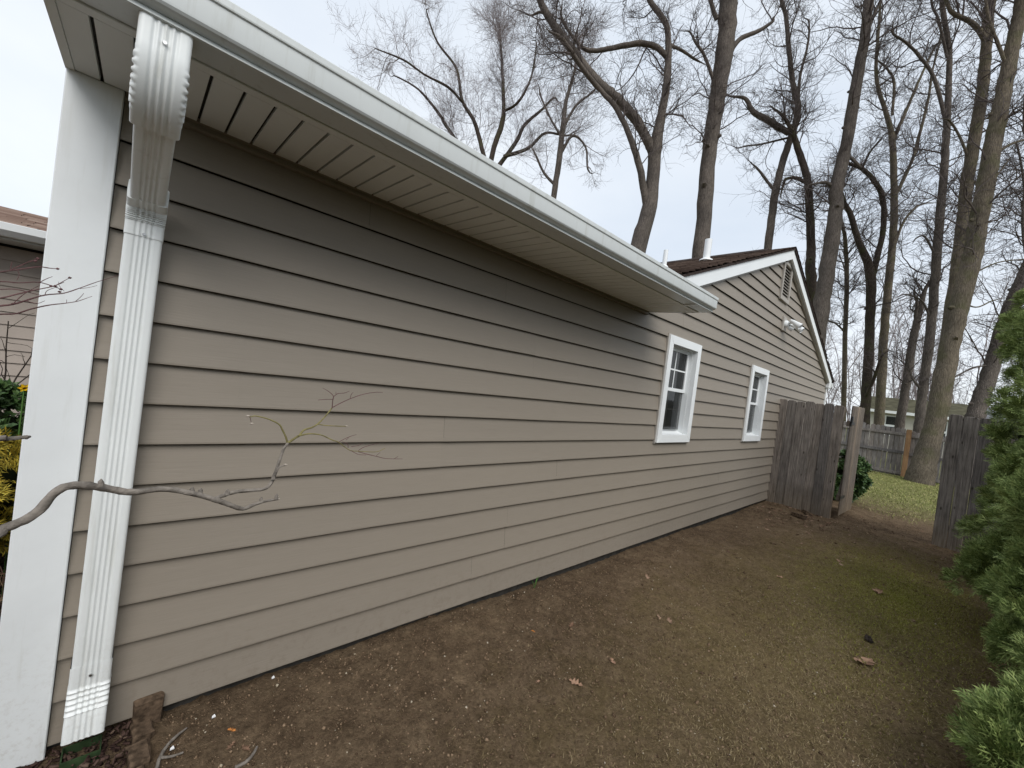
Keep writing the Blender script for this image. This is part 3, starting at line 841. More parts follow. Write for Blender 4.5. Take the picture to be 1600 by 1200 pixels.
# ------------------------------------------------------------------ paver edging and loose bricks
def brick_mesh(l, wd, h, sd):
    import bmesh
    r = random.Random(sd)
    mb = MB().box(-l / 2, l / 2, -wd / 2, wd / 2, 0, h)
    o = mb.build('brick', M['brick'], None, bevel=.008)
    me = o.data; bpy.data.objects.remove(o)
    for v_ in me.vertices: v_.co += Vector([r.gauss(0, .0022) for _ in range(3)])
    return me
edg = [((.165, .012, -.10), .20, .055, .125, 78, 'worn brown edging paver standing tallest against the house wall'),
       ((.140, -.070, -.085), .062, .105, .075, 6, 'worn brown edging paver next to the tall one by the wall'),
       ((.134, -.185, -.09), .064, .112, .072, 4, 'worn brown edging paver third from the wall'),
       ((.126, -.302, -.092), .066, .112, .07, 3, 'worn brown edging paver fourth from the wall, at the picture edge'),
       ((.118, -.420, -.094), .066, .112, .07, 2, 'worn brown edging paver furthest from the wall, outside the picture')]
edg[0] = ((.158, -.008, -.10), .088, .075, .165, 6, edg[0][5])
for i, (p, l, wd, h, rz, lab) in enumerate(edg[:4]):
    o = bpy.data.objects.new('edging_paver', brick_mesh(l, wd, h, i)); col.objects.link(o)
    o.location = p; o.rotation_euler = (random.uniform(-.05, .05), random.uniform(-.06, .06), math.radians(rz))
    tag(o, lab, 'paver', 'pavers edging the mulch bed')
for i, (u, v, rot, lab) in enumerate([(1262, 800, (.5, .1, .5), 'brown brick tilted on edge at the foot of the house fence'), (1248, 806, (.1, .05, 1.2), 'brown brick lying flat before the tilted brick by the fence')]):
    p = at(u, v, z=-.04)
    o = bpy.data.objects.new('brick', brick_mesh(.2, .095, .06, 20 + i)); col.objects.link(o)
    o.location = (min(p[0], FX - .16 - .12 * i), p[1], -.065); o.rotation_euler = rot
    tag(o, lab, 'brick')

# ------------------------------------------------------------------ bare trees
def catmull(P, per=5):
    P = np.asarray(P, float)
    Q = np.vstack([2 * P[0] - P[1], P, 2 * P[-1] - P[-2]])
    o = []
    for i in range(1, len(Q) - 2):
        for s_ in np.linspace(0, 1, per, endpoint=False):
            a_, b_, c_, d_ = Q[i - 1], Q[i], Q[i + 1], Q[i + 2]
            o.append(.5 * (2 * b_ + (c_ - a_) * s_ + (2 * a_ - 5 * b_ + 4 * c_ - d_) * s_ ** 2 + (3 * b_ - a_ - 3 * c_ + d_) * s_ ** 3))
    o.append(P[-1])
    return np.array(o)
def unit(a_): return a_ / (np.linalg.norm(a_, axis=-1, keepdims=True) + 1e-12)
def grow(P0, D, Ln, R0, m, wob, up, taper=.35):
    n = len(P0)
    P = np.zeros((n, m, 3)); P[:, 0] = P0
    d = unit(D)
    for i in range(1, m):
        d = unit(d + wob * rng.standard_normal((n, 3)) + np.array([0, 0, up]))
        P[:, i] = P[:, i - 1] + d * (Ln / (m - 1))[:, None]
    R = R0[:, None] * np.linspace(1, taper, m)[None]
    return P, R
def sprout(P, R, k, ang=(.5, 1.1), tmin=.2, lr=(.35, .7), L=None, rr=.6):
    """k shoots from each twig"""
    n, m, _ = P.shape
    tt = rng.uniform(tmin, .98, (n, k)) * (m - 1)
    i0 = np.minimum(tt.astype(int), m - 2); fr = (tt - i0)[..., None]
    ar = np.arange(n)[:, None]
    st = P[ar, i0] * (1 - fr) + P[ar, i0 + 1] * fr
    tg = unit(P[ar, i0 + 1] - P[ar, i0])
    rd = R[ar, i0] * rr
    pv = unit(np.cross(tg, rng.standard_normal(tg.shape)))
    an = rng.uniform(*ang, (n, k))[..., None]
    d = tg * np.cos(an) + pv * np.sin(an)
    ln = L[:, None] * rng.uniform(*lr, (n, k)) * (1.15 - .5 * tt / (m - 1))
    return st.reshape(-1, 3), d.reshape(-1, 3), ln.ravel(), rd.ravel()
def tubes(P, R, n):
    N_, m, _ = P.shape
    T = unit(np.gradient(P, axis=1))
    ref = np.where(np.abs(T[:, :1, 2:3]) < .8, np.array([[[0., 0, 1]]]), np.array([[[1., 0, 0]]]))
    u = unit(np.cross(T, np.broadcast_to(ref, T.shape))); v = np.cross(T, u)
    an = np.arange(n) / n * 2 * math.pi
    V = P[:, :, None] + R[:, :, None, None] * (np.cos(an)[None, None, :, None] * u[:, :, None] + np.sin(an)[None, None, :, None] * v[:, :, None])
    i_ = np.arange(m - 1)[:, None]; j = np.arange(n)[None]
    f = np.stack([i_ * n + j, i_ * n + (j + 1) % n, (i_ + 1) * n + (j + 1) % n, (i_ + 1) * n + j], -1).reshape(-1, 4)
    F = f[None] + (np.arange(N_) * m * n)[:, None, None]
    return V.reshape(-1, 3), F.reshape(-1, 4)

def tree(label, dep, stems, mat='bark', tw='twig', n1=24, l1=2.2, k2=6, k3=5, ext=4.0, up=.05, rmin=.006, tilt=(.7, 1.25), knots=6, base_z=-.1, thin=1.0):
    """stems: lists of (u, v, width in px[, extra depth]); the first runs down to the ground"""
    paths = []
    for si, st in enumerate(stems):
        P, R = [], []
        for q in st:
            u, v, wpx = q[:3]; dd = q[3] if len(q) > 3 else 0
            P.append(at(u, v, dep=dep + dd))
            ca = 1 / math.sqrt(1 + ((u - 800) / FPX) ** 2)
            R.append(wpx / 2 / FPX * (dep + dd) * ca)
        if si == 0:
            g_ = P[0].copy()
            if g_[2] > .3:
                d_ = unit(P[0] - P[1]); h = g_[2] - base_z
                g_ = g_ + np.array([d_[0] / max(.5, -d_[2]) * h * .35, d_[1] / max(.5, -d_[2]) * h * .35, -h])
                P.insert(0, (P[0] + g_) / 2 + np.array([d_[0], d_[1], 0]) * .1); R.insert(0, R[0] * 1.06)
                P.insert(0, g_); R.insert(0, R[1] * 1.25)
            else:
                P[0][2] = base_z
        if ext and st[-1][1] <= 12:
            d_ = unit(P[-1] - P[-2]); d_ = unit(d_ + np.array([0, 0, .5]))
            for q in (1, 2):
                P.append(P[-1] + d_ * ext / 2 + rng.normal(0, .15, 3)); R.append(R[-1] * .6)
        else:
            d_ = unit(P[-1] - P[-2])
            for q in (.5, .22):
                d_ = unit(d_ + rng.normal(0, .35, 3)); P.append(P[-1] + d_ * R[-1] * 9); R.append(R[-1] * q)
        per = 6
        C_ = catmull(P, per)
        Rr_ = np.interp(np.linspace(0, len(P) - 1, len(C_)), np.arange(len(P)), R)
        paths.append((C_, Rr_))
    base = paths[0][0][0].copy(); base[2] = max(base[2], -.08)
    root = thing('bare_tree', tuple(base), label, 'tree', 'bare trees behind the house')
    mb = MB()
    for (C_, Rr_) in paths:
        w_ = rng.normal(0, .045, C_.shape) * Rr_[:, None]
        w_[0] = 0
        mb.tube(C_ + w_, Rr_ * (1 + rng.normal(0, .018, len(Rr_))), 14 if Rr_.max() > .12 else 9, jit=.02, cap=True)
    # burls and branch stubs on the main stem
    C_, Rr_ = paths[0]
    for _ in range(knots):
        i = rng.integers(len(C_) // 4, len(C_)); an = rng.uniform(0, 6.28); r = Rr_[i]
        d = np.array([math.cos(an), math.sin(an), rng.uniform(-.1, .3)])
        p = C_[i] + d * r * .75
        mb.tube([p - d * r * .2, p + d * r * .25, p + d * r * rng.uniform(.4, .75)], [r * .48, r * .33, r * .15], 8, jit=.1)
    mb.build('trunk', M[mat], root, smooth=True, base=tuple(base))
    # crown: three orders of shoots off the limbs
    S0, D0, R0 = [], [], []
    wts = np.array([len(c) for c, _ in paths], float)
    for si, (C_, Rr_) in enumerate(paths):
        L_ = np.linalg.norm(np.diff(C_, axis=0), axis=1).sum()
        n = max(2, int(1.55 * n1 * L_ / sum(np.linalg.norm(np.diff(c, axis=0), axis=1).sum() for c, _ in paths)))
        lo = int(len(C_) * (.36 if si == 0 and C_[0][2] < 1 else .06))
        al = np.concatenate([[0], np.cumsum(np.linalg.norm(np.diff(C_, axis=0), axis=1))])
        for _ in range(n):
            i = int(min(len(C_) - 2, np.searchsorted(al, rng.uniform(al[lo], al[-1]))))
            tg = unit(C_[i + 1] - C_[i]); pv = unit(np.cross(tg, rng.standard_normal(3)))
            an = rng.uniform(*tilt) * (.5 if i >= len(C_) - 2 else 1)
            S0.append(C_[i]); D0.append(tg * math.cos(an) + pv * math.sin(an)); R0.append(min(Rr_[i] * .5, rng.uniform(.013, .034) * thin))
    S0, D0, R0 = np.array(S0), np.array(D0), np.array(R0)
    L0 = l1 * rng.uniform(.5, 1.25, len(S0)) * (R0 / thin / .028).clip(.6, 1.3)
    P1, R1 = grow(S0, D0, L0, R0, 10, .21, up, .3)
    s2, d2, l2, r2 = sprout(P1, R1, k2, L=L0, rr=.5, lr=(.4, .85), ang=(.5, 1.25), tmin=.12)
    P2, R2_ = grow(s2, d2, l2, np.maximum(r2, rmin * 1.3), 7, .22, up, .4)
    s3, d3, l3, r3 = sprout(P2, R2_, k3, L=l2, rr=.55, lr=(.35, .85), ang=(.5, 1.25), tmin=.1)
    P3, R3 = grow(s3, d3, l3, np.maximum(r3, rmin * .8), 5, .2, up, .5)
    VV, FF, o = [], [], 0
    for P_, R_, n in ((P1, R1, 6), (P2, R2_, 4), (P3, R3, 3)):
        V_, F_ = tubes(P_, R_, n); VV.append(V_); FF.append(F_ + o); o += len(V_)
    build_np('crown', np.vstack(VV), np.vstack(FF), M[tw], root, base=tuple(base))
    return root

tree('tall forked tree with a looping limb rising behind the long white gutter', 16,
     [[(997, 388, 27), (1015, 322, 24), (1025, 227, 20), (1033, 182, 14), (1041, 136, 12), (1044, 97, 11), (1044, 65, 10), (1040, 36, 9), (1015, 0, 8)],
      [(1020, 240, 15), (1012, 220, 15), (992, 185, 15), (963, 153, 15), (934, 130, 16), (901, 88, 13), (872, 49, 12), (846, 6, 10)],
      [(1011, 325, 12), (999, 260, 11, -.3), (982, 208, 9, -.4), (963, 169, 8, -.4), (943, 146, 7, -.3), (915, 112, 6, -.5), (880, 62, 5, -.8)],
      [(1041, 88, 9), (1025, 73, 9), (999, 68, 9), (966, 73, 8), (934, 79, 7), (914, 77, 6), (897, 60, 5), (878, 30, 4)],
      [(1044, 70, 6), (1064, 78, 5, .5), (1085, 92, 4, .8)],
      [(901, 88, 7), (876, 50, 6, .6), (850, 20, 5, 1)]], 'bark', 'twig', n1=58, l1=2.3, k2=8, k3=7, ext=3)
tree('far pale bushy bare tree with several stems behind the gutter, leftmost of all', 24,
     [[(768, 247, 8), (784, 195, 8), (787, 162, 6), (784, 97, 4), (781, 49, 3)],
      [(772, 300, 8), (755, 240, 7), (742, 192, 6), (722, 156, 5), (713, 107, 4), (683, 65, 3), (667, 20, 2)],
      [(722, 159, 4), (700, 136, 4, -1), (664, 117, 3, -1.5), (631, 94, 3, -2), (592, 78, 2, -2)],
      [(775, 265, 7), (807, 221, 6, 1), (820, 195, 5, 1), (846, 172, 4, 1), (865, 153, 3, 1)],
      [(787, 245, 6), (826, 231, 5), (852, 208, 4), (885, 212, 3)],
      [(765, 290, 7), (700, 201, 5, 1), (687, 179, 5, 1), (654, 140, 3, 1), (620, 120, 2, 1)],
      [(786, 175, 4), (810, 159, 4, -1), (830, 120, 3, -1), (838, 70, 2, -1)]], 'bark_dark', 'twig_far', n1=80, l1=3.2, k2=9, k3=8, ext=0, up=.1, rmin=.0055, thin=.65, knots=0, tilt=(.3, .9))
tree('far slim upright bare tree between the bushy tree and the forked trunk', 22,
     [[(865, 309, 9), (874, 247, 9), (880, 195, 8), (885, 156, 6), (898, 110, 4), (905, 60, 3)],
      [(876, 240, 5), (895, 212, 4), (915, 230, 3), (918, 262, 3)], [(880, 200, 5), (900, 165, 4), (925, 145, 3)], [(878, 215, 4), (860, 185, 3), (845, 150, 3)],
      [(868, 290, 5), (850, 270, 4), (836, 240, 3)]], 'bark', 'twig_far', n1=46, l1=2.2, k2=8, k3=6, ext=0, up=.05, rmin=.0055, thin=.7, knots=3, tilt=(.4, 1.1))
tree('tall straight thick trunk rising behind the white vent pipe on the roof', 17,
     [[(1096, 388, 27), (1106, 260, 24), (1114, 200, 25), (1122, 146, 26), (1132, 81, 29), (1138, 2, 30)],
      [(1128, 110, 10), (1138, 88, 9), (1155, 62, 8), (1184, 49, 7), (1207, 34, 5)],
      [(1116, 130, 7), (1112, 117, 6), (1099, 84, 5), (1086, 65, 4), (1078, 50, 3)],
      [(1120, 30, 8), (1112, 8, 7)]], 'bark', 'twig', n1=40, l1=2.2, k2=7, k3=6)
tree('crooked slim tree with a broken sideways limb above the gable roof', 19,
     [[(1200, 388, 13), (1210, 309, 13), (1223, 253, 12), (1239, 205, 12), (1247, 169, 11), (1239, 130, 9), (1233, 81, 8), (1228, 26, 7), (1221, 0, 6)],
      [(1233, 208, 11), (1200, 188, 11), (1177, 175, 9), (1164, 154, 6)], [(1247, 165, 6), (1250, 120, 5), (1262, 70, 4), (1264, 35, 3)],
      [(1212, 300, 6), (1200, 285, 5), (1185, 265, 4)], [(1232, 215, 4), (1190, 225, 3), (1166, 228, 3)]], 'bark', 'twig', n1=44, l1=2.0, k2=7, k3=6)
tree('dark leaning trunk crossing behind the crooked slim tree above the roof ridge', 18.4,
     [[(1270, 470, 17), (1266, 420, 17), (1267, 388, 15), (1264, 309, 13), (1259, 270, 12), (1246, 230, 11), (1238, 205, 8), (1222, 180, 5)],
      [(1260, 285, 7), (1243, 278, 6), (1228, 280, 5), (1224, 290, 4)]], 'bark_dark', 'twig', n1=26, l1=1.8, k2=7, k3=6, knots=10)
tree('long leaning tree just right of the gable peak', 17.2,
     [[(1281, 495, 28), (1293, 420, 27), (1305, 335, 24), (1307, 292, 23), (1322, 227, 21), (1337, 140, 20), (1350, 65, 18), (1358, 0, 17)],
      [(1300, 290, 7), (1290, 285, 6), (1278, 286, 4)], [(1352, 60, 7), (1366, 22, 6), (1376, 0, 5)], [(1322, 240, 5), (1345, 262, 5), (1330, 245, 3)]], 'bark', 'twig', n1=34, l1=2.2, k2=7, k3=6, knots=12)
tree('thin pole of a tree beside the far corner of the house', 21,
     [[(1318, 650, 9), (1320, 540, 8), (1323, 450, 8), (1321, 380, 7), (1314, 340, 5), (1308, 290, 4)], [(1321, 520, 4), (1305, 505, 3), (1290, 500, 2)]], 'bark_moss', 'twig', n1=34, l1=2.2, k2=7, k3=5, knots=2)
tree('dark forked tree splitting into a wide Y above the wood gate', 19.5,
     [[(1351, 657, 17), (1355, 590, 17), (1359, 510, 16), (1360, 429, 17), (1341, 375, 11), (1329, 336, 10), (1317, 312, 8), (1314, 285, 5)],
      [(1361, 440, 12), (1366, 420, 11), (1380, 360, 10), (1379, 309, 10), (1366, 283, 9), (1346, 263, 8), (1328, 256, 5)], [(1346, 265, 5), (1358, 240, 4), (1372, 222, 3)],
      [(1353, 620, 6, -.5), (1366, 590, 6, -1), (1376, 560, 4, -1.4)]], 'bark_dark', 'twig', n1=40, l1=2.0, k2=7, k3=6)
tree('upright mossy tree with a narrow fork, right of the dark Y tree', 21,
     [[(1374, 657, 17), (1380, 540, 15), (1386, 465, 14), (1395, 375, 13), (1397, 292, 12), (1394, 221, 11), (1389, 192, 9), (1372, 136, 7), (1369, 97, 6), (1374, 32, 5), (1376, 0, 4)],
      [(1395, 225, 7), (1400, 208, 7), (1415, 175, 6), (1434, 130, 5), (1457, 81, 4)], [(1397, 305, 7), (1405, 294, 7), (1424, 253, 6), (1433, 224, 6), (1450, 156, 5), (1457, 110, 4), (1470, 60, 3)],
      [(1392, 400, 6), (1410, 350, 5), (1430, 325, 4), (1445, 318, 3)], [(1394, 180, 5), (1397, 130, 5), (1388, 110, 4), (1372, 95, 3)]], 'bark_moss', 'twig', n1=62, l1=2.1, k2=7, k3=6)
tree('short broken-topped leaning trunk behind the far fence', 18.5,
     [[(1407, 657, 16), (1416, 600, 15), (1428, 525, 14), (1437, 486, 12), (1446, 452, 7)], [(1431, 510, 7), (1431, 490, 7), (1433, 474, 6)]], 'bark', 'twig', n1=16, l1=1.5, k2=6, k3=5)
tree('tall tree standing left of the thickest trunk in the yard', 17.5,
     [[(1437, 657, 18), (1443, 600, 17), (1455, 510, 17), (1464, 390, 16), (1473, 292, 15), (1478, 220, 13), (1481, 162, 12), (1483, 81, 10), (1472, 0, 9)],
      [(1477, 185, 8), (1460, 123, 7), (1437, 88, 6), (1415, 66, 5), (1395, 52, 4)], [(1480, 90, 6), (1466, 30, 5), (1455, 0, 4)], [(1462, 400, 5), (1445, 370, 4), (1432, 372, 3)], [(1455, 500, 5), (1440, 470, 4), (1415, 460, 3)],
      [(1441, 610, 5), (1425, 590, 4), (1418, 560, 3)]], 'bark', 'twig', n1=62, l1=2.2, k2=7, k3=6)
tree('thickest trunk in the yard, standing before the far fence beside the orange post', 12.9,
     [[(1436, 757, 52), (1446, 715, 40), (1462, 657, 36), (1479, 570, 35), (1495, 495, 35), (1515, 420, 35), (1530, 345, 33), (1545, 260, 33), (1561, 179, 32), (1574, 114, 28), (1587, 49, 27), (1597, 0, 26)],
      [(1556, 240, 8), (1580, 225, 6), (1610, 215, 5)], [(1535, 310, 5), (1550, 285, 4), (1572, 255, 3)], [(1500, 470, 4), (1525, 480, 3), (1550, 470, 3)], [(1525, 425, 4), (1560, 410, 3), (1600, 405, 3)],
      [(1575, 110, 8), (1560, 70, 7), (1545, 30, 6), (1540, 0, 5)]], 'bark_moss', 'twig', n1=48, l1=2.0, k2=7, k3=7, base_z=-.1, knots=9)
tree('dark mossy twin trunk close behind the thickest trunk', 14.6,
     [[(1461, 640, 26), (1478, 540, 24), (1497, 405, 22), (1508, 315, 23), (1515, 260, 23), (1532, 162, 22), (1541, 81, 20), (1548, 0, 20)],
      [(1540, 62, 12), (1519, 36, 10), (1489, 20, 8), (1478, 0, 7)], [(1516, 255, 6), (1500, 215, 5), (1485, 190, 4)]], 'bark_moss', 'twig', n1=44, l1=2.1, k2=7, k3=6)
tree('strongly leaning tree at the right edge behind the evergreens', 14.2,
     [[(1520, 660, 33), (1527, 639, 31), (1545, 585, 29), (1563, 525, 27), (1584, 465, 25), (1602, 425, 24), (1640, 340, 22), (1690, 200, 18)],
      [(1588, 470, 6), (1600, 500, 5), (1612, 505, 4)], [(1548, 570, 4), (1520, 575, 4), (1490, 590, 3)], [(1606, 420, 7), (1598, 350, 6), (1600, 290, 5), (1590, 230, 4)], [(1640, 340, 8), (1612, 260, 6), (1600, 190, 5), (1606, 120, 4)]], 'bark', 'twig', n1=60, l1=2.2, k2=7, k3=6)
# a hazy thicket of far saplings, past counting
def thicket(dep, u0, u1, n, vtop, h):
    S0 = []
    for _ in range(n):
        u = rng.uniform(u0, u1); p = at(u, 640, dep=dep + rng.uniform(-4, 6)); p[2] = -.1; S0.append(p)
    S0 = np.array(S0)
    P1, R1 = grow(S0, np.tile([[0, 0, 1.]], (n, 1)) + rng.normal(0, .12, (n, 3)), rng.uniform(.6, 1.1, n) * h, rng.uniform(.03, .07, n), 10, .09, .06, .25)
    s2, d2, l2, r2 = sprout(P1, R1, 14, L=np.full(n, h * .32), ang=(.4, 1.1), rr=.5)
    P2, R2_ = grow(s2, d2, l2, np.maximum(r2, .012), 6, .22, .08, .4)
    s3, d3, l3, r3 = sprout(P2, R2_, 6, L=l2, rr=.6)
    P3, R3 = grow(s3, d3, l3, np.maximum(r3, .010), 4, .25, .05, .5)
    VV, FF, o = [], [], 0
    for P_, R_, k in ((P1, R1, 6), (P2, R2_, 4), (P3, R3, 3)):
        V_, F_ = tubes(P_, R_, k); VV.append(V_); FF.append(F_ + o); o += len(V_)
    return np.vstack(VV), np.vstack(FF)
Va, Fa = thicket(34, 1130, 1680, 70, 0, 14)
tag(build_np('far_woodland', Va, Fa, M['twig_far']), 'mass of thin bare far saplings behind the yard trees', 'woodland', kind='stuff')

# ------------------------------------------------------------------ houses beyond
M['nb_roof'] = plain('mossy_far_roof', (.080, .075, .048), .95, .1, .35, 2.5)
M['nb_wall'] = plain('pale_far_siding', (.52, .50, .45), .7, .2, .05, 3)
M['nb_roof2'] = plain('grey_far_roof', (.16, .165, .175), .9, .1, .2, 2)
def far_house(base, wy, dx, zwall, zridge, label, roofm, windows):
    h = thing('far_house', base, label, 'house', 'houses beyond the far fence')
    MB().box(0, dx, -wy, 0, 0, zwall).build('wall', M['nb_wall'], h)
    MB().prism([(-.4, zwall - .1), (dx / 2, zridge), (dx + .4, zwall - .1), (dx + .4, zwall + .02), (dx / 2, zridge + .14), (-.4, zwall + .02)], -wy - .4, .4, 'y').build('roof', roofm, h)
    MB().box(-.5, -.38, -wy - .4, .4, zwall - .12, zwall + .06).build('gutter', M['white'], h)
    for (y, z, ww, hh) in windows:
        wn = MB().box(-.05, -.003, y - ww, y, z, z + hh).build('window', M['white'], h)
        for q in range(2):
            MB().box(-.06, -.051, y - ww + .09, y - .09, z + .08 + q * hh / 2, z + hh / 2 + q * hh / 2 - .06).build('pane', M['glass'], wn)
    return h
far_house((37, 1.9, -.1), 4.6, 7, 2.75, 3.75, 'pale far house with mossy brown roof seen between trunks over the far fence', M['nb_roof'], [(-1.0, 1.15, .75, 1.35), (-3.2, 1.15, .75, 1.35)])
far_house((41, -3.9, -.1), 6.5, 7, 3.0, 3.85, 'far house with grey roof right of the thickest trunk over the fence', M['nb_roof2'], [(-.8, 1.4, .9, 1.2)])

# neighbouring house seen past the left corner
nb = thing('neighbour_house', (-4, 3.2, -.05), 'taupe sided neighbouring house with brown shingle roof at the left edge', 'house')
NB = (-4, 3.2, -.05)
M['siding2'] = plain('taupe_siding', (.42, .365, .32), .7, .2, .06, 5)
MB().box(-7.9, -.2, 3.22, 7.0, -.1, 2.15).build('wall', M['dark'], nb, base=NB)
for k in range(22):
    z = -.05 + k * .1035
    if z > 2.0: break
    MB().add([(-7.9, 3.203, z), (-.2, 3.203, z), (-.2, 3.215, z + .1035), (-7.9, 3.215, z + .1035), (-7.9, 3.2195, z), (-.2, 3.2195, z)], [(0, 1, 2, 3), (4, 5, 1, 0)]).build('siding_plank', M['siding2'], nb, base=NB)
MB().box(-8, -.1, 2.86, 3.2, 2.04, 2.06).build('soffit', M['gutter'], nb, base=NB)
MB().prism([(2.86, 2.055), (2.80, 2.055), (2.755, 2.095), (2.75, 2.145), (2.765, 2.15), (2.86, 2.15)], -8, -.1, 'x').build('gutter', M['white'], nb, base=NB)
M['shingle_red'] = island_mat('brown_red_shingle', [(0, (.16, .105, .085)), (.5, (.22, .155, .125)), (1, (.31, .235, .195))], .95, .08)
rf = MB().prism([(2.78, 2.145), (4.1, 2.465), (5.4, 2.145), (5.4, 2.11), (4.1, 2.425), (2.78, 2.11)], -8, -.1, 'x').build('roof', M['roofing'], nb, base=NB)
V, Fc = [], []
for i in range(11):
    x = -3.2
    while x < -.1:
        wd = random.uniform(.12, .3); x1 = min(x + wd - .004, -.1)
        y0 = 2.77 + .125 * i; th = random.uniform(.006, .012)
        z0 = 2.146 + (y0 - 2.78) * .242
        q = len(V)
        V += [(x, y0, z0 + th), (x1, y0, z0 + th), (x1, y0 + .14, z0 + .036), (x, y0 + .14, z0 + .036), (x, y0, z0 - .004), (x1, y0, z0 - .004)]
        Fc += [(q, q + 1, q + 2, q + 3), (q + 4, q + 5, q + 1, q)]
        x += wd
o = build_np('shingle', V, Fc, M['shingle_red'], nb, base=NB); o['kind'] = 'stuff'

# ------------------------------------------------------------------ evergreens
M['arb'] = island_mat('arborvitae_leaf', [(0, (.085, .125, .034)), (.35, (.17, .235, .068)), (.7, (.27, .34, .108)), (1, (.38, .45, .16))], .6, .25)
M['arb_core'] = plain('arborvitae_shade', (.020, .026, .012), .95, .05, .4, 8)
def spray_template(n=5):
    """one flat fan of scale-leaved branchlets, length 1 along Y, a little cupped"""
    V, Fc = [], []
    def bit(x0, y0, x1, y1, wd, lift):
        d = math.hypot(x1 - x0, y1 - y0); px, py = -(y1 - y0) / d * wd, (x1 - x0) / d * wd
        q = len(V)
        V.extend([(x0, y0, lift * y0 * y0), ((x0 + x1) / 2 + px, (y0 + y1) / 2 + py, lift * ((y0 + y1) / 2) ** 2 + .03), (x1, y1, lift * y1 * y1 - .02 * abs(x1)), ((x0 + x1) / 2 - px, (y0 + y1) / 2 - py, lift * ((y0 + y1) / 2) ** 2 + .03)])
        Fc.extend([(q, q + 1, q + 3), (q + 3, q + 1, q + 2)])
    bit(0, 0, .02, 1.0, .04, -.18)
    for i in range(n):
        y0 = .10 + .72 * i / n; s_ = 1 if i % 2 else -1; l = .62 * (1 - .5 * i / n)
        bit(0, y0, s_ * l * .72, y0 + l * .72, .042, -.18)
        if i < n - 1: bit(s_ * l * .34, y0 + l * .34, s_ * l * .36, y0 + l * .84, .034, -.18)
    return np.array(V), np.array(Fc)
SPV, SPF = spray_template()
def evergreen(name, label, c, prof, nsp, size, up=.55, seed=0, mat='arb', cat='evergreen shrub', core=True, lump=.13, group=None, in_=(.86, 1.0), per=45, puff=.13):
    """prof: (height, radius) pairs; sprays fill an outer shell round a solid body coloured dark as inner shade"""
    r_ = np.random.default_rng(seed)
    pz, pr = np.array(prof).T
    ph = r_.uniform(0, 6.28, 12)
    def rad(z, th):
        l = 1 + lump * (np.sin(3 * th + ph[0] + 2.1 * z) * .5 + np.sin(5 * th + 3.7 * z + ph[1]) * .45 + np.sin(2 * th - 5.3 * z + ph[2]) * .5 + np.sin(9 * th + 7 * z + ph[3]) * .3)
        return np.interp(z, pz, pr) * l
    root = thing(name, (c[0], c[1], c[2]), label, cat, group)
    # puffs: rounded clumps over the surface, each a tuft of sprays fanning out from its heart
    ncl = max(12, nsp // per)
    th = r_.uniform(0, 2 * math.pi, ncl * 2)
    z = r_.uniform(pz[0], pz[-1], ncl * 2)
    keep = r_.random(ncl * 2) < np.interp(z, pz, pr) / pr.max() * .85 + .15
    th, z = th[keep][:ncl], z[keep][:ncl]; ncl = len(z)
    rr = rad(z, th) * r_.uniform(*in_, ncl)
    cen = np.stack([rr * np.cos(th), rr * np.sin(th), z], 1)
    dz = np.gradient(pr, pz)
    slope = -np.interp(z, pz, dz)
    od = unit(np.stack([np.cos(th), np.sin(th), np.clip(slope, -.5, 2.0)], 1))
    ci = r_.integers(0, ncl, nsp); n = nsp
    d = unit(od[ci] * .9 + np.array([0, 0, up]) + r_.normal(0, .55, (n, 3)))
    pr_ = puff * r_.uniform(.6, 1.3, ncl)[ci] * r_.uniform(.55, 1.0, n)
    pos = cen[ci] - od[ci] * puff * .6 + d * pr_[:, None]
    Mx = frames(d, r_.uniform(0, 2 * math.pi, n))
    V, F_ = scatter(SPV, SPF, pos - d * size * .3, Mx, size * r_.uniform(.6, 1.25, n))
    build_np('foliage', V, F_, M[mat], root)
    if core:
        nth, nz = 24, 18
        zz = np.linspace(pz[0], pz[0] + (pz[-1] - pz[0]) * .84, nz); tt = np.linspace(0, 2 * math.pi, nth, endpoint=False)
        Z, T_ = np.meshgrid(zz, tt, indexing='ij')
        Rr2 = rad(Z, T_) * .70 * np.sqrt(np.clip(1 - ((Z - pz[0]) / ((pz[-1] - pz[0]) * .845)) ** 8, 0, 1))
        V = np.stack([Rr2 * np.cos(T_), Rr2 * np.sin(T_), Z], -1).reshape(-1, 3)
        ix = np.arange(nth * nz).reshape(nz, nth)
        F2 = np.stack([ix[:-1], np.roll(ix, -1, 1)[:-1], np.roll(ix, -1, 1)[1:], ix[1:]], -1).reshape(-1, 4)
        build_np('shade_core', V, F2, M['arb_core'], root, smooth=True)  # smooth body that blocks light; its dark colour paints the shade inside the foliage
    MB().tube([(0, 0, -.06), (0, 0, max(.15, pz[-1] * .5))], [.05, .03], 8).build('stem', M['bark'], root)
    return root
GA = 'evergreens along the right side'
evergreen('arborvitae', 'tall dark green arborvitae standing before the right fence panel', (7.05, -3.12, -.05), [(0.02, .62), (.4, .78), (1.0, .74), (1.7, .76), (2.5, .76), (3.2, .64), (3.8, .36), (4.15, .05)], 20000, .095, seed=1, per=60, puff=.15, group=GA)
evergreen('arborvitae', 'bushy arborvitae in the middle of the row at the right edge', (5.35, -3.09, -.05), [(0.02, .60), (.35, .80), (.9, .76), (1.4, .66), (2.0, .55), (2.6, .35), (3.0, .05)], 19000, .085, seed=2, per=60, puff=.14, group=GA)
evergreen('arborvitae', 'arborvitae second nearest the camera at the right edge', (3.95, -3.04, -.05), [(0.02, .55), (.3, .72), (.8, .70), (1.3, .62), (1.9, .48), (2.5, .28), (2.8, .05)], 19000, .075, seed=3, per=60, puff=.13, group=GA)
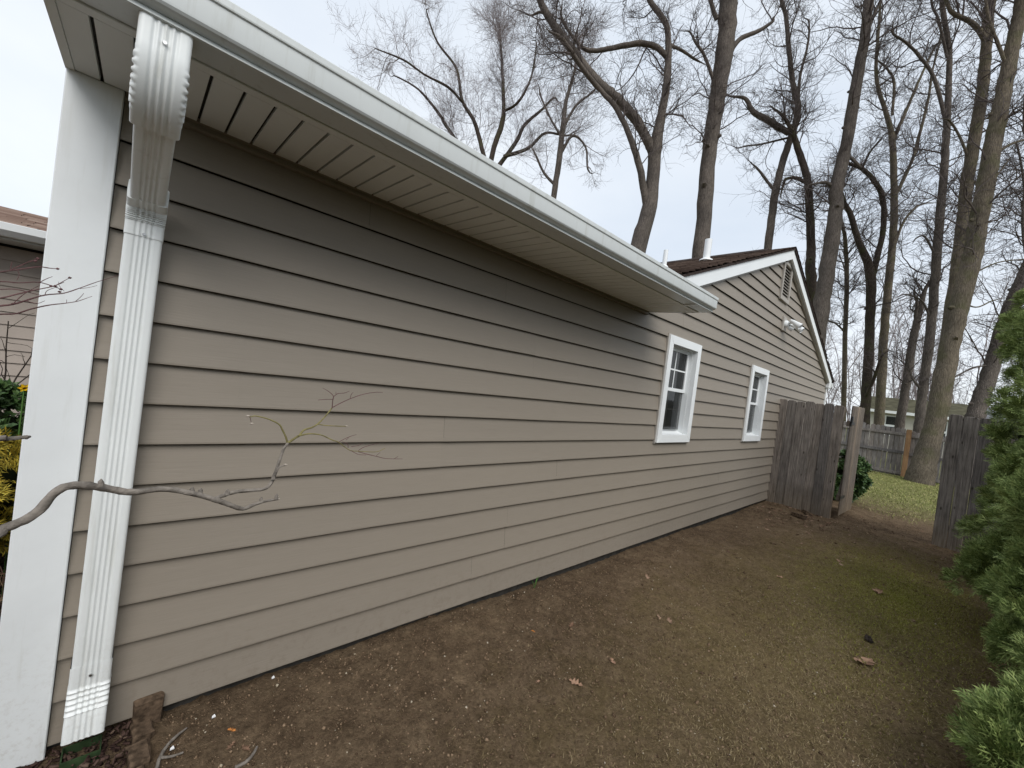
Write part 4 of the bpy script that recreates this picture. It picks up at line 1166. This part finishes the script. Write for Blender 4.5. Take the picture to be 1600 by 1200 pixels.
evergreen('arborvitae', 'young bright green arborvitae nearest the camera in the bottom right corner', (2.87, -2.78, -.05), [(0.02, .42), (.18, .56), (.36, .52), (.5, .36), (.62, .10)], 14000, .072, seed=4, per=60, puff=.115, mat='arb', group=GA, up=.8)
for i, x in enumerate((1.3, -.3, -1.9, -3.5, -5.1, 2.9, 4.5)):  # row added out of view to darken the top of the wall
    r0 = bpy.data.objects['arborvitae.001']
    o = r0.copy(); col.objects.link(o); o.location = (x, -4.75 + .1 * (i % 2), -.05); o.scale = (1.2, 1.2, .9); o.rotation_euler = (0, 0, 1.3 * i)
    o['label'] = 'unseen arborvitae added to shade the wall, ' + ['across the path from the first stretch of siding', 'directly behind the viewpoint, facing the downspout', 'facing the white corner board', 'facing the mulch bed', 'furthest towards the street', 'facing the soffit end', 'facing the first window'][i]; o['group'] = 'unseen arborvitae added for their shade'
    for ch in r0.children:
        c_ = ch.copy(); col.objects.link(c_); c_.parent = o
M['box_leaf'] = island_mat('boxwood_leaf', [(0, (.022, .052, .016)), (.5, (.055, .108, .032)), (1, (.12, .19, .06))], .5, .35)
SPV0, SPF0 = SPV, SPF
def leaf_cluster():
    V, Fc = [], []
    for i in range(7):
        an = i * 2.4; el = .2 + .1 * i
        d = np.array([math.cos(an) * math.cos(el), .5 + .08 * i, math.sin(an) * math.cos(el)]); d /= np.linalg.norm(d)
        s_ = np.cross(d, [0.3, .9, .1]); s_ /= np.linalg.norm(s_)
        p = np.array([0, .08 * i, 0]); l, wd = .5, .16
        q = len(V)
        V += [p, p + d * l * .5 + s_ * wd, p + d * l, p + d * l * .5 - s_ * wd]
        Fc += [(q, q + 1, q + 2), (q, q + 2, q + 3)]
    return np.array(V), np.array(Fc)
SPV, SPF = leaf_cluster()
evergreen('boxwood_shrub', 'small dark green rounded shrub behind the open gate', (10.55, -.62, -.06), [(.05, .2), (.2, .40), (.45, .48), (.75, .42), (.92, .25), (1.0, .05)], 3600, .11, seed=5, puff=.1, mat='box_leaf', cat='shrub', up=.3)
evergreen('green_shrub', 'leafy green shrub topped by a yellow flower at the left edge', (-.74, 1.62, -.05), [(.3, .25), (.6, .44), (.85, .48), (1.04, .40), (1.15, .1)], 4600, .075, seed=6, puff=.08, mat='box_leaf', cat='shrub', up=.3, lump=.1)
M['gold_leaf'] = island_mat('golden_needles', [(0, (.22, .16, .02)), (.5, (.45, .34, .04)), (1, (.55, .48, .09))], .7, .2)
SPV, SPF = SPV0, SPF0
evergreen('golden_shrub', 'low golden yellow conifer shrub below the green shrub at the left edge', (-.66, 1.05, -.05), [(.40, .22), (.56, .36), (.76, .40), (.90, .30), (.98, .08)], 3600, .07, seed=7, puff=.08, mat='gold_leaf', cat='shrub', up=.1)
# bare shrub before the neighbouring wall
bs = thing('bare_shrub', (-.78, 2.55, -.05), 'tangled dark leafless shrub against the neighbouring taupe wall', 'shrub')
n = 34
P1, R1 = grow(np.tile([[-.78, 2.55, -.05]], (n, 1)) + rng.normal(0, .05, (n, 3)) * [1, 1, 0], np.tile([[0, 0, 1.]], (n, 1)) + rng.normal(0, .22, (n, 3)), rng.uniform(.9, 1.6, n), rng.uniform(.006, .011, n), 9, .16, .02, .3)
s2, d2, l2, r2 = sprout(P1, R1, 9, L=np.full(n, .45), rr=.6)
P2, R2_ = grow(s2, d2, l2, np.maximum(r2, .0025), 6, .3, .03, .5)
Va, Fa = tubes(P1, R1, 5); Vb, Fb = tubes(P2, R2_, 3)
build_np('branches', np.vstack([Va, Vb]), np.vstack([Fa, Fb + len(Va)]), M['bark_dark'], bs, base=(-.78, 2.55, -.05))
# dead brown twiggy bush low at the left
bs2 = thing('dry_bush', (-.56, .80, -.08), 'dry brown twiggy undergrowth below the golden shrub', 'bush')
n = 60
P1, R1 = grow(np.tile([[-.56, .80, -.08]], (n, 1)) + rng.normal(0, .14, (n, 3)) * [1, 1, 0], rng.normal(0, .7, (n, 3)) + [0, 0, 1.], rng.uniform(.3, .7, n), rng.uniform(.003, .006, n), 8, .3, -.04, .4)
s2, d2, l2, r2 = sprout(P1, R1, 5, L=np.full(n, .25), rr=.7)
P2, R2_ = grow(s2, d2, l2, np.maximum(r2, .0016), 5, .35, -.02, .5)
Va, Fa = tubes(P1, R1, 5); Vb, Fb = tubes(P2, R2_, 3)
M['dry'] = island_mat('dry_stem', [(0, (.06, .035, .028)), (.6, (.13, .08, .055)), (1, (.27, .19, .12))], .9, .1)
build_np('branches', np.vstack([Va, Vb]), np.vstack([Fa, Fb + len(Va)]), M['dry'], bs2, base=(-.56, .80, -.08))
# daffodil
p = at(38, 606, y=1.25)
df = thing('daffodil', (p[0], p[1], -.05), 'single yellow daffodil bloom above the green shrub', 'flower')
DB = (p[0], p[1], -.05)
M['yellow'] = plain('daffodil_yellow', (.75, .50, .015), .6, .2, .1, 40)
M['stemgreen'] = plain('stem_green', (.08, .17, .04), .6, .2, .2, 20)
MB().tube([(p[0] + .01, p[1], -.05), (p[0], p[1], p[2] * .6), (p[0], p[1], p[2])], [.004, .004, .003], 6).build('stalk', M['stemgreen'], df, base=DB)
f0 = np.array([.25, -.85, -.15]); f0 /= np.linalg.norm(f0); a1 = np.cross(f0, [0, 0, 1.]); a1 /= np.linalg.norm(a1); a2 = np.cross(a1, f0)
for i in range(6):
    an = i * math.pi / 3; d = a1 * math.cos(an) + a2 * math.sin(an); s_ = np.cross(d, f0)
    MB().add([p, p + d * .013 + s_ * .007 + f0 * .003, p + d * .025 + f0 * .002, p + d * .013 - s_ * .007 + f0 * .003], [(0, 1, 2), (0, 2, 3)]).build('petal', M['yellow'], df, base=DB)
MB().tube([p, p + f0 * .01, p + f0 * .018], [.005, .007, .010], 10, cap=False).build('trumpet', M['yellow'], df, base=DB, smooth=True)

# ------------------------------------------------------------------ small ornamental tree whose branch reaches across the wall
TB = (-1.05, -.62, -.09)
orn = thing('ornamental_tree', TB, 'small leafless ornamental tree, its grey branch reaching across the downspout', 'tree')
def px(pts, y0, y1=None):
    n = len(pts); y1 = y0 if y1 is None else y1
    P, R = [], []
    for i, (u, v, wpx) in enumerate(pts):
        q = at(u, v, y=y0 + (y1 - y0) * i / max(1, n - 1)); P.append(q); R.append(wpx / 2 / FPX * ((q - CAM) @ FW) * .66)
    return P, R
def limb(mb, P, R, n=8, per=6, jit=.05):
    C_ = catmull(P, per); Rr_ = np.interp(np.linspace(0, len(P) - 1, len(C_)), np.arange(len(P)), R)
    mb.tube(C_, Rr_ * (1 + rng.normal(0, .04, len(Rr_))), n, jit=jit)
    return C_, Rr_
main, mr_ = px([(-60, 858, 24), (0, 829, 21), (55, 803, 21), (88, 768, 19), (120, 758, 18), (160, 762, 17), (205, 769, 15), (255, 764, 13), (300, 771, 12), (340, 782, 12), (362, 790, 11), (380, 795, 9), (398, 788, 7), (415, 783, 6), (434, 780, 5)], -.82, -.72)
fork = at(335, 778, y=-.745)
trunk_top = np.array([-.98, -.66, .72])
mb = MB()
limb(mb, [np.array(TB) + [0, 0, -.05], np.array([-1.02, -.64, .3]), trunk_top, np.array([-.98, -.6, 1.15]), np.array([-1.06, -.5, 1.7]), np.array([-1.0, -.42, 2.3])], [.055, .048, .043, .034, .024, .01], 12)
mb.build('trunk', M['branch'], orn, smooth=True, base=TB)
mb = MB()
limb(mb, [trunk_top, np.array([-.62, -.74, .80])] + main, [.03, .022] + mr_, 10)
P, R = px([(335, 780, 10), (352, 773, 10), (372, 768, 9), (412, 764, 8), (424, 754, 8), (428, 745, 8), (436, 722, 7), (443, 702, 6.5), (450, 692, 6)], -.742, -.70); limb(mb, P, R, 8)
# bud scars and short spurs
for (u, v, y) in ((157, 757, -.8), (313, 770, -.75), (427, 747, -.72), (300, 768, -.75), (408, 783, -.722), (355, 771, -.74), (432, 778, -.72)):
    q = at(u, v, y=y - .006); mb.tube([q - UP * .004, q + UP * .006, q + UP * .012 + RT * .002], [.006, .005, .0015], 7, jit=.1)
P, R = px([(432, 738, 4), (437, 730, 3.5), (446, 727, 3), (447, 725, 2)], -.72); limb(mb, P, R, 6)
P, R = px([(-70, 690, 13), (-10, 687, 12), (20, 685, 10), (38, 683, 9), (42, 683, 10), (48, 682, 4)], -.62, -.60); limb(mb, [np.array([-1.0, -.60, 1.1])] + P, [.02] + R, 8)
mb.build('branch', M['branch'], orn, smooth=True, base=TB)
mb = MB()
TW = [[(448, 693, 6), (462, 684, 5), (468, 680, 5), (475, 672, 4.5), (487, 668, 4), (497, 662, 3.6), (507, 652, 3.2), (516, 641, 3), (519, 637, 2.6)], [(449, 692, 4.5), (447, 684, 4.2), (441, 671, 3.8), (436, 663, 3.5), (420, 655, 3), (400, 650, 2.8), (393, 651, 2.4), (386, 650, 1.5)],
      [(497, 663, 2.6), (512, 665, 2.4), (534, 666, 2.2), (541, 666, 1.6)], [(467, 681, 4), (480, 678, 3.6), (490, 678, 3.3), (503, 680, 3), (518, 687, 2.8), (529, 691, 2.6), (538, 698, 2.2), (548, 704, 2.0), (560, 705, 1.8), (588, 706, 1.6), (602, 700, 1.2)]]
TWs = [[(519, 637, 2.3), (534, 629, 2), (550, 622, 1.8), (568, 616, 1.6), (585, 613, 1.4), (598, 613, 1)], [(519, 637, 2.2), (520, 625, 2), (521, 619, 1.8), (514, 612, 1.5), (504, 606, 1)], [(521, 620, 1.8), (528, 615, 1.6), (538, 614, 1.4), (546, 611, .9)],
       [(521, 624, 1.5), (510, 624, 1.4), (497, 625, 1.2)], [(547, 623, 1.3), (549, 616, 1.2), (552, 613, .8)], [(525, 616, 1.2), (525, 612, .8)], [(560, 706, 1.7), (575, 710, 1.6), (588, 713, 1.5), (600, 716, 1.3), (615, 717, 1.1), (629, 717, .9)],
       [(529, 691, 1.6), (540, 685, 1.4), (550, 681, 1.2), (557, 679, .8)], [(560, 704, 1.5), (568, 699, 1.3), (585, 694, 1.2), (592, 693, .8)], [(544, 700, 1.4), (543, 694, 1.3), (535, 690, 1)], [(549, 698, 1.4), (560, 696, 1.2), (567, 692, .9)],
       [(588, 712, 1.2), (594, 707, .8)], [(616, 717, 1.2), (622, 713, .8)], [(390, 650, 1.5), (393, 662, 1)], [(540, 688, 1.2), (545, 684, .8)], [(548, 704, 1.3), (560, 710, 1.2), (572, 711, 1)]]
for s_ in TW:
    P, R = px(s_, -.70, -.70 + random.uniform(-.06, .06)); limb(mb, P, R, 6, 5)
mb.build('shoots', M['branch_green'], orn, smooth=True, base=TB)
mb = MB()
for s_ in TWs:
    P, R = px(s_, -.70 + random.uniform(-.03, .03)); limb(mb, P, R, 5, 4)
# reddish twig spray at the left edge
RD = [[(-40, 432, 4), (0, 425, 3.2), (30, 421, 3), (60, 417, 2.6), (78, 419, 2.2), (90, 420, 1.4)], [(16, 422, 2), (32, 415, 2), (48, 408, 1.8), (60, 406, 1)], [(48, 409, 1.5), (56, 404, 1)], [(16, 420, 1.6), (19, 409, 1.2)],
      [(-40, 445, 4), (0, 440, 3), (30, 442, 2.6), (60, 441, 2.2), (85, 448, 2), (95, 452, 1.2)], [(60, 442, 2), (72, 436, 1.6), (82, 432, 1)], [(85, 447, 1.6), (98, 440, 1.5), (109, 434, 1)], [(-40, 470, 4.5), (0, 466, 3.6), (25, 460, 3.2), (55, 453, 2.6), (80, 448, 2), (100, 441, 1.2)],
      [(-50, 482, 5.5), (0, 478, 4.6), (22, 475, 4.2), (45, 468, 3.6), (70, 461, 3), (100, 458, 2.4), (125, 450, 2), (150, 441, 1.6), (170, 435, 1.2), (186, 430, .9)], [(-50, 494, 5), (0, 491, 4), (25, 490, 3.6), (48, 483, 3), (75, 477, 2.6), (100, 474, 2), (120, 471, 1.6), (135, 466, 1.2), (144, 463, .9)],
      [(118, 471, 1.3), (126, 464, 1.2), (131, 458, .8)], [(104, 474, 1.2), (104, 468, .8)], [(70, 461, 1.4), (74, 454, 1.4), (90, 448, 1)], [(20, 475, 2), (34, 462, 1.8), (50, 452, 1.4), (62, 446, 1)], [(125, 451, 1.2), (140, 449, 1), (152, 446, .7)], [(0, 452, 2.5), (25, 452, 2.2), (50, 458, 1.8), (66, 462, 1.2)],
      [(40, 470, 1.6), (58, 474, 1.4), (70, 470, 1)], [(27, 421, 1.4), (30, 430, 1.3), (26, 438, 1)], [(100, 455, 1), (93, 447, .8), (91, 440, .6)]]
for s_ in RD:
    P, R = px(s_, -.42 + random.uniform(-.06, .06)); limb(mb, P, R, 5, 4)
limb(mb, [np.array([-.99, -.58, 1.25])] + px([(-180, 470, 6), (-45, 466, 5)], -.45)[0], [.014, .008, .005], 6)
for (u, v) in ((90, 420), (59, 404), (109, 434), (86, 447), (93, 456), (95, 452), (20, 475), (55, 408), (80, 447)):
    q = at(u, v, y=-.44); mb.tube([q - RT * .004, q, q + RT * .005], [.0012, .0032, .0008], 6)
o = mb.build('twigs', M['twig_red'], orn, smooth=True, base=TB); o['kind'] = 'stuff'
mb = MB()
for (u, v) in ((541, 666), (387, 650), (393, 662), (434, 779), (446, 726), (432, 776)):
    q = at(u, v, y=-.725); mb.tube([q - RT * .004, q, q + RT * .006], [.0015, .0034, .001], 7)
mb.build('buds', M['bud'], orn, smooth=True, base=TB)

# ------------------------------------------------------------------ litter on the ground
def leaf_mesh(name, mat, l=.1, curl=.5, lobes=4, seed=0, fold=.3):
    """an oak-like dead leaf: lobed outline, folded on its midrib and curled"""
    r = random.Random(seed)
    n = 24
    rows = []
    for i in range(n + 1):
        s_ = i / n
        wd = .34 * math.sin(math.pi * min(1, s_ * .96 + .04)) ** .7 * (.62 + .38 * math.cos(s_ * lobes * 2 * math.pi + 2.6)) * r.uniform(.88, 1.1)
        rows.append((s_, max(wd, .012)))
    V, Fc = [], []
    for i, (s_, wd) in enumerate(rows):
        for k, f_ in enumerate((-1, -.5, 0, .5, 1)):
            x = f_ * wd; y = s_ + abs(f_) * .06
            z = fold * abs(f_) * wd + curl * .35 * (s_ - .5) ** 2 + .05 * math.sin(s_ * 9 + f_ * 2 + seed)
            V.append((x * l, (y - .5) * l, z * l + .003))
    for i in range(n):
        for k in range(4):
            q = i * 5 + k
            Fc.append((q, q + 1, q + 6, q + 5))
    q = len(V)
    V += [(-.012 * l, -.5 * l, .004), (.012 * l, -.5 * l, .004), (.03 * l, -.72 * l, .006), (.015 * l, -.72 * l, .006)]
    Fc.append((q, q + 1, q + 2, q + 3))
    o = MB().add(V, Fc).build(name, mat, None, smooth=True)
    me = o.data; bpy.data.objects.remove(o)
    return me
M['leaf_tan'] = plain('dead_leaf_tan', (.36, .225, .15), .8, .15, .35, 30)
M['leaf_orange'] = plain('dead_leaf_orange', (.50, .20, .055), .75, .2, .25, 30)
M['leaf_brown'] = plain('dead_leaf_brown', (.19, .115, .075), .8, .15, .35, 30)
LV = [(1352, 1033, .17, 'leaf_tan', 1.2, 'large curled tan oak leaf on the mossy ground at right', 1.0), (900, 1069, .075, 'leaf_tan', .3, 'tan lobed leaf on bare soil nearest the bottom of the picture', .6),
      (893, 979, .055, 'leaf_brown', 1.9, 'brown curled leaf below the siding, above the lobed tan leaf', .8), (957, 1034, .05, 'leaf_tan', 2.6, 'small tan leaf right of the two leaves on bare soil', .7),
      (1372, 926, .15, 'leaf_tan', 1.6, 'long curled tan leaf on the moss before the right fence panel', 1.3), (362, 1141, .03, 'leaf_orange', .9, 'small orange leaf on dark soil nearest the downspout', .5),
      (833, 988, .028, 'leaf_orange', .1, 'tiny orange leaf on the soil left of the brown curled leaf', .6), (362, 1163, .035, 'leaf_brown', 2.2, 'small brown leaf scrap just below the orange leaf', .6),
      (385, 1167, .04, 'leaf_brown', .5, 'brown leaf scrap right of the orange leaf by the wall', .6), (841, 1065, .028, 'leaf_tan', 1.4, 'tiny pinkish tan leaf left of the lobed tan leaf', .4),
      (1500, 893, .07, 'leaf_tan', 1.1, 'tan leaf lying by the foot of the right fence panel', .9), (1218, 903, .06, 'leaf_tan', .8, 'pale narrow leaf on the thatch in the middle distance', 1.4),
      (1310, 878, .07, 'leaf_tan', 1.9, 'pale curled leaf on soil midway to the gateway', 1.1), (672, 963, .05, 'leaf_tan', 2.3, 'pale leaf scrap against the siding below the panel seam', .8)]
for i, (u, v, l, mt, rz, lab, cu) in enumerate(LV):
    p = at(u, v, z=-.045); p[2] = float(zg(p[0], p[1])) + .002
    o = bpy.data.objects.new('fallen_leaf', leaf_mesh('fallen_leaf', M[mt], l, cu, 3 + i % 3, i)); col.objects.link(o)
    o.location = p; o.rotation_euler = (random.uniform(-.15, .15), random.uniform(-.15, .15), rz)
    tag(o, lab, 'leaf', 'fallen leaves on the ground')
# drifted leaves round the gateway, too small to tell apart
n = 225
tmpl = leaf_mesh('litter', M['leaf_tan'], 1, .8, 4, 3)
tv = np.array([v_.co[:] for v_ in tmpl.vertices]); tf = np.array([p_.vertices[:] for p_ in tmpl.polygons if len(p_.vertices) == 4])
X = np.concatenate([rng.normal(7.7, .45, 110), rng.uniform(5.6, 9.5, 90), rng.uniform(2.5, 8, 25)]); Y = np.concatenate([rng.uniform(-1.0, -.05, 110), rng.uniform(-2.2, -.2, 90), rng.uniform(-2.3, -.1, 25)])
X = np.minimum(X, np.where(Y > -1.0, 8.2, 9.6))
pos = np.stack([X, Y, zg(X, Y) + .004], 1)
up_ = unit(np.array([0, 0, 1.]) + rng.normal(0, .25, (n, 3)))
Mx = rotmat(np.tile([[0, 0, 1.]], (n, 1)) + rng.normal(0, .2, (n, 3)), rng.uniform(0, 6.28, n))
M['litter'] = island_mat('leaf_litter', [(0, (.10, .06, .04)), (.5, (.24, .15, .10)), (1, (.40, .28, .20))], .85, .1)
V, F_ = scatter(tv, tf, pos, Mx, rng.uniform(.025, .07, n))
tag(build_np('leaf_litter', V, F_, M['litter']), 'scattered brown leaf litter drifting round the gateway', 'leaf litter', kind='stuff')
# pine cone like clod
p = at(1358, 996, z=-.035)
mb = MB()
Cp = np.array([p[0], p[1], float(zg(p[0], p[1]))])
mb.tube([Cp + np.array([dx, .01 * math.sin(dx * 90), .018]) for dx in (-.03, -.02, 0, .02, .03)], [.006, .018, .022, .017, .005], 10, jit=.16)
o = mb.build('dark_clod', M['bark_dark'], None, smooth=False, base=tuple(Cp)); o.location = Cp
tag(o, 'dark brown seed cone on the moss above the large curled leaf', 'cone')
# white paint chips
M['chip'] = plain('white_chip', (.8, .8, .8), .6, .2, .03)
for i, (u, v, lab) in enumerate([(427, 1056, 'white chip on the soil right of the paver edging, closest to the siding'), (334, 1118, 'white chip on dark soil near the pavers'), (269, 1168, 'white chip beside the fallen twig by the pavers')]):
    p = at(u, v, z=-.04); s_ = .0065
    mb = MB().add([(-s_, -s_ * .6, 0), (s_, -s_ * .5, 0), (s_ * .5, s_, 0), (-s_ * .8, s_ * .5, 0), (-s_, -s_ * .6, .003), (s_, -s_ * .5, .005), (s_ * .5, s_, .008), (-s_ * .8, s_ * .5, .004)], [(0, 3, 2, 1), (4, 5, 6, 7), (0, 1, 5, 4), (1, 2, 6, 5), (2, 3, 7, 6), (3, 0, 4, 7)])
    o = mb.build('paint_chip', M['chip'], None); o.location = (p[0], p[1], float(zg(p[0], p[1])) + .003)
    tag(o, lab, 'chip', 'white chips on the soil')
# fallen twigs
for i, (pts, lab) in enumerate([([(245, 1200), (250, 1183), (262, 1163), (277, 1148), (292, 1136)], 'bent brown twig lying beside the paver edging'), ([(368, 1194), (384, 1186), (395, 1175), (402, 1163)], 'short thin twig lying below the brown leaf scraps')]):
    P = [at(u, v, z=-.04) for u, v in pts]
    P = [np.array([q[0], q[1], float(zg(q[0], q[1])) + .007]) for q in P]
    mb = MB(); limb(mb, P, [.006, .006, .0055, .005, .003][:len(P)], 7)
    if i == 0: limb(mb, [P[1], P[1] + np.array([.03, -.02, .004]), P[1] + np.array([.065, -.02, .0])], [.005, .004, .003], 6)
    o = mb.build('fallen_twig', M['branch'], None, smooth=True, base=tuple(P[0])); o.location = P[0]
    tag(o, lab, 'twig', 'fallen twigs by the pavers')
# grass sprout by the wall
p = at(835, 916, z=-.05)
sp = thing('grass_sprout', (p[0], p[1], float(zg(p[0], p[1]))), 'single green grass sprout growing against the siding', 'grass sprout')
for i in range(5):
    an, l = random.uniform(0, 6.28), random.uniform(.05, .10)
    d = np.array([math.cos(an) * .35, math.sin(an) * .35, 1]); s_ = np.array([-math.sin(an), math.cos(an), 0]) * .0025
    MB().add([-s_, s_, d * l * .6 + s_, d * l * .6 - s_, d * l + np.array([d[0], d[1], 0]) * l * .5], [(0, 1, 2, 3), (3, 2, 4)]).build('blade', M['stemgreen'], sp)

# mulch chips in the bed left of the pavers
n = 17000
X = rng.uniform(-1.15, .12, n); Y = rng.uniform(-.75, 2.4, n)
k = ~((X > -.25) & (Y > -.01)) & ~((X > .105) & (Y > -.5))
X, Y = X[k], Y[k]; n = len(X)
box = MB().box(-.5, .5, -.22, .22, -.1, .1)
tv, tf = np.array(box.v), np.array(box.f)
tv = tv * (1 + .25 * np.sin(np.arange(24).reshape(8, 3) * 2.3))
M['mulch'] = island_mat('red_brown_mulch', [(0, (.028, .016, .013)), (.5, (.055, .032, .026)), (.9, (.095, .060, .047)), (1, (.20, .14, .10))], .9, .12)
pos = np.stack([X, Y, zg(X, Y) + rng.uniform(.0, .024, n)], 1)
V, F_ = scatter(tv, tf, pos, rotmat(rng.normal(0, 1, (n, 3)) * [.35, .35, 1], rng.uniform(0, 6.28, n)), rng.uniform(.008, .026, n))
tag(build_np('mulch', V, F_, M['mulch']), 'dark red brown wood mulch in the bed under the downspout', 'mulch', kind='stuff')
# crumbs and pebbles of the bare soil
n = 52000
X = np.concatenate([rng.uniform(.2, 9.2, n // 2), .2 + 4.2 * rng.random(n // 2) ** 1.3]); Y = rng.uniform(-2.6, -.01, n)
oct_v = np.array([(1, 0, 0), (-.8, .2, 0), (0, 1, .1), (.1, -.9, 0), (0, 0, .7), (0, .1, -.6)]); oct_f = np.array([(0, 2, 4), (2, 1, 4), (1, 3, 4), (3, 0, 4), (2, 0, 5), (1, 2, 5), (3, 1, 5), (0, 3, 5)])
M['crumb'] = island_mat('soil_crumb', [(0, (.085, .056, .036)), (.6, (.19, .13, .082)), (.965, (.28, .20, .13)), (.975, (.36, .30, .21)), (1, (.48, .42, .33))], .95, .08)
sz_ = rng.gamma(1.8, .0014, n) + .0012
V, F_ = scatter(oct_v, oct_f, np.stack([X, Y, zg(X, Y) + sz_ * .2], 1), rotmat(rng.normal(0, 1, (n, 3)), rng.uniform(0, 6.28, n)), sz_)
tag(build_np('soil_crumbs', V, F_, M['crumb']), 'fine crumbs and pebbles strewn over the bare soil', 'soil', kind='stuff')
# dry thatch, moss tufts and lawn
def blades(name, label, X, Y, hmin, hmax, lean, mat, wd):
    n = len(X)
    an = rng.uniform(0, 6.28, n); h = rng.uniform(hmin, hmax, n)
    d = np.stack([np.cos(an) * lean, np.sin(an) * lean, np.ones(n)], 1) * h[:, None]
    s_ = np.stack([-np.sin(an), np.cos(an), np.zeros(n)], 1) * (wd * rng.uniform(.6, 1.3, n))[:, None]
    b_ = np.stack([X, Y, zg(X, Y) - .001], 1)
    mid = b_ + d * .55 + np.array([0, 0, 1]) * (h * .12)[:, None]; tip = b_ + d * np.array([1.25, 1.25, .85])
    V = np.stack([b_ - s_, b_ + s_, mid + s_ * .8, mid - s_ * .8, tip], 1).reshape(-1, 3)
    q = (np.arange(n) * 5)[:, None]
    F_ = np.concatenate([q + [0, 1, 2], q + [0, 2, 3], q + [3, 2, 4]])
    return tag(build_np(name, V, F_, mat), label, 'grass', kind='stuff')
def blobpts(n, cx, cy, rx, ry, pw=.8):
    r = np.abs(rng.normal(0, .52, n)) ** pw; a_ = rng.uniform(0, 6.28, n)
    X, Y = cx + rx * r * np.cos(a_), cy + ry * r * np.sin(a_)
    k = (Y < -.12) & (Y > -3.3) & (X < 8.2) & (X > .4)
    return X[k], Y[k]
M['thatch'] = island_mat('dry_thatch', [(0, (.15, .108, .055)), (.6, (.28, .215, .11)), (1, (.46, .37, .22))], .9, .1)
M['moss'] = island_mat('moss_tuft', [(0, (.13, .13, .022)), (.6, (.26, .255, .05)), (1, (.38, .36, .12))], .9, .1)
M['lawn'] = island_mat('lawn_blade', [(0, (.16, .18, .05)), (.5, (.25, .275, .085)), (.8, (.36, .34, .14)), (1, (.46, .39, .21))], .8, .15)
X, Y = blobpts(80000, 3.6, -1.6, 4.2, 1.05)
blades('dry_thatch', 'short dead straw coloured thatch lying over the soil', X, Y, .004, .012, 1.8, M['thatch'], .0008)
X, Y = blobpts(30000, 5.3, -1.9, 2.1, .75, .7)
blades('moss_tufts', 'yellow green moss and sparse new grass on the right side of the path', X, Y, .006, .019, .9, M['moss'], .0013)
X = rng.uniform(9.3, 19.2, 60000) ; Y = rng.uniform(-4.5, 1.5, 60000)
k = (rng.random(len(X)) < np.clip((X - 10.0 + .6 * np.sin(Y * 3)) / 3.0, 0, 1)) & ~((X < 12.0) & (Y > -.05))
blades('lawn_grass', 'green lawn in the back yard beyond the gateway', X[k], Y[k], .012, .035, .9, M['lawn'], .004)
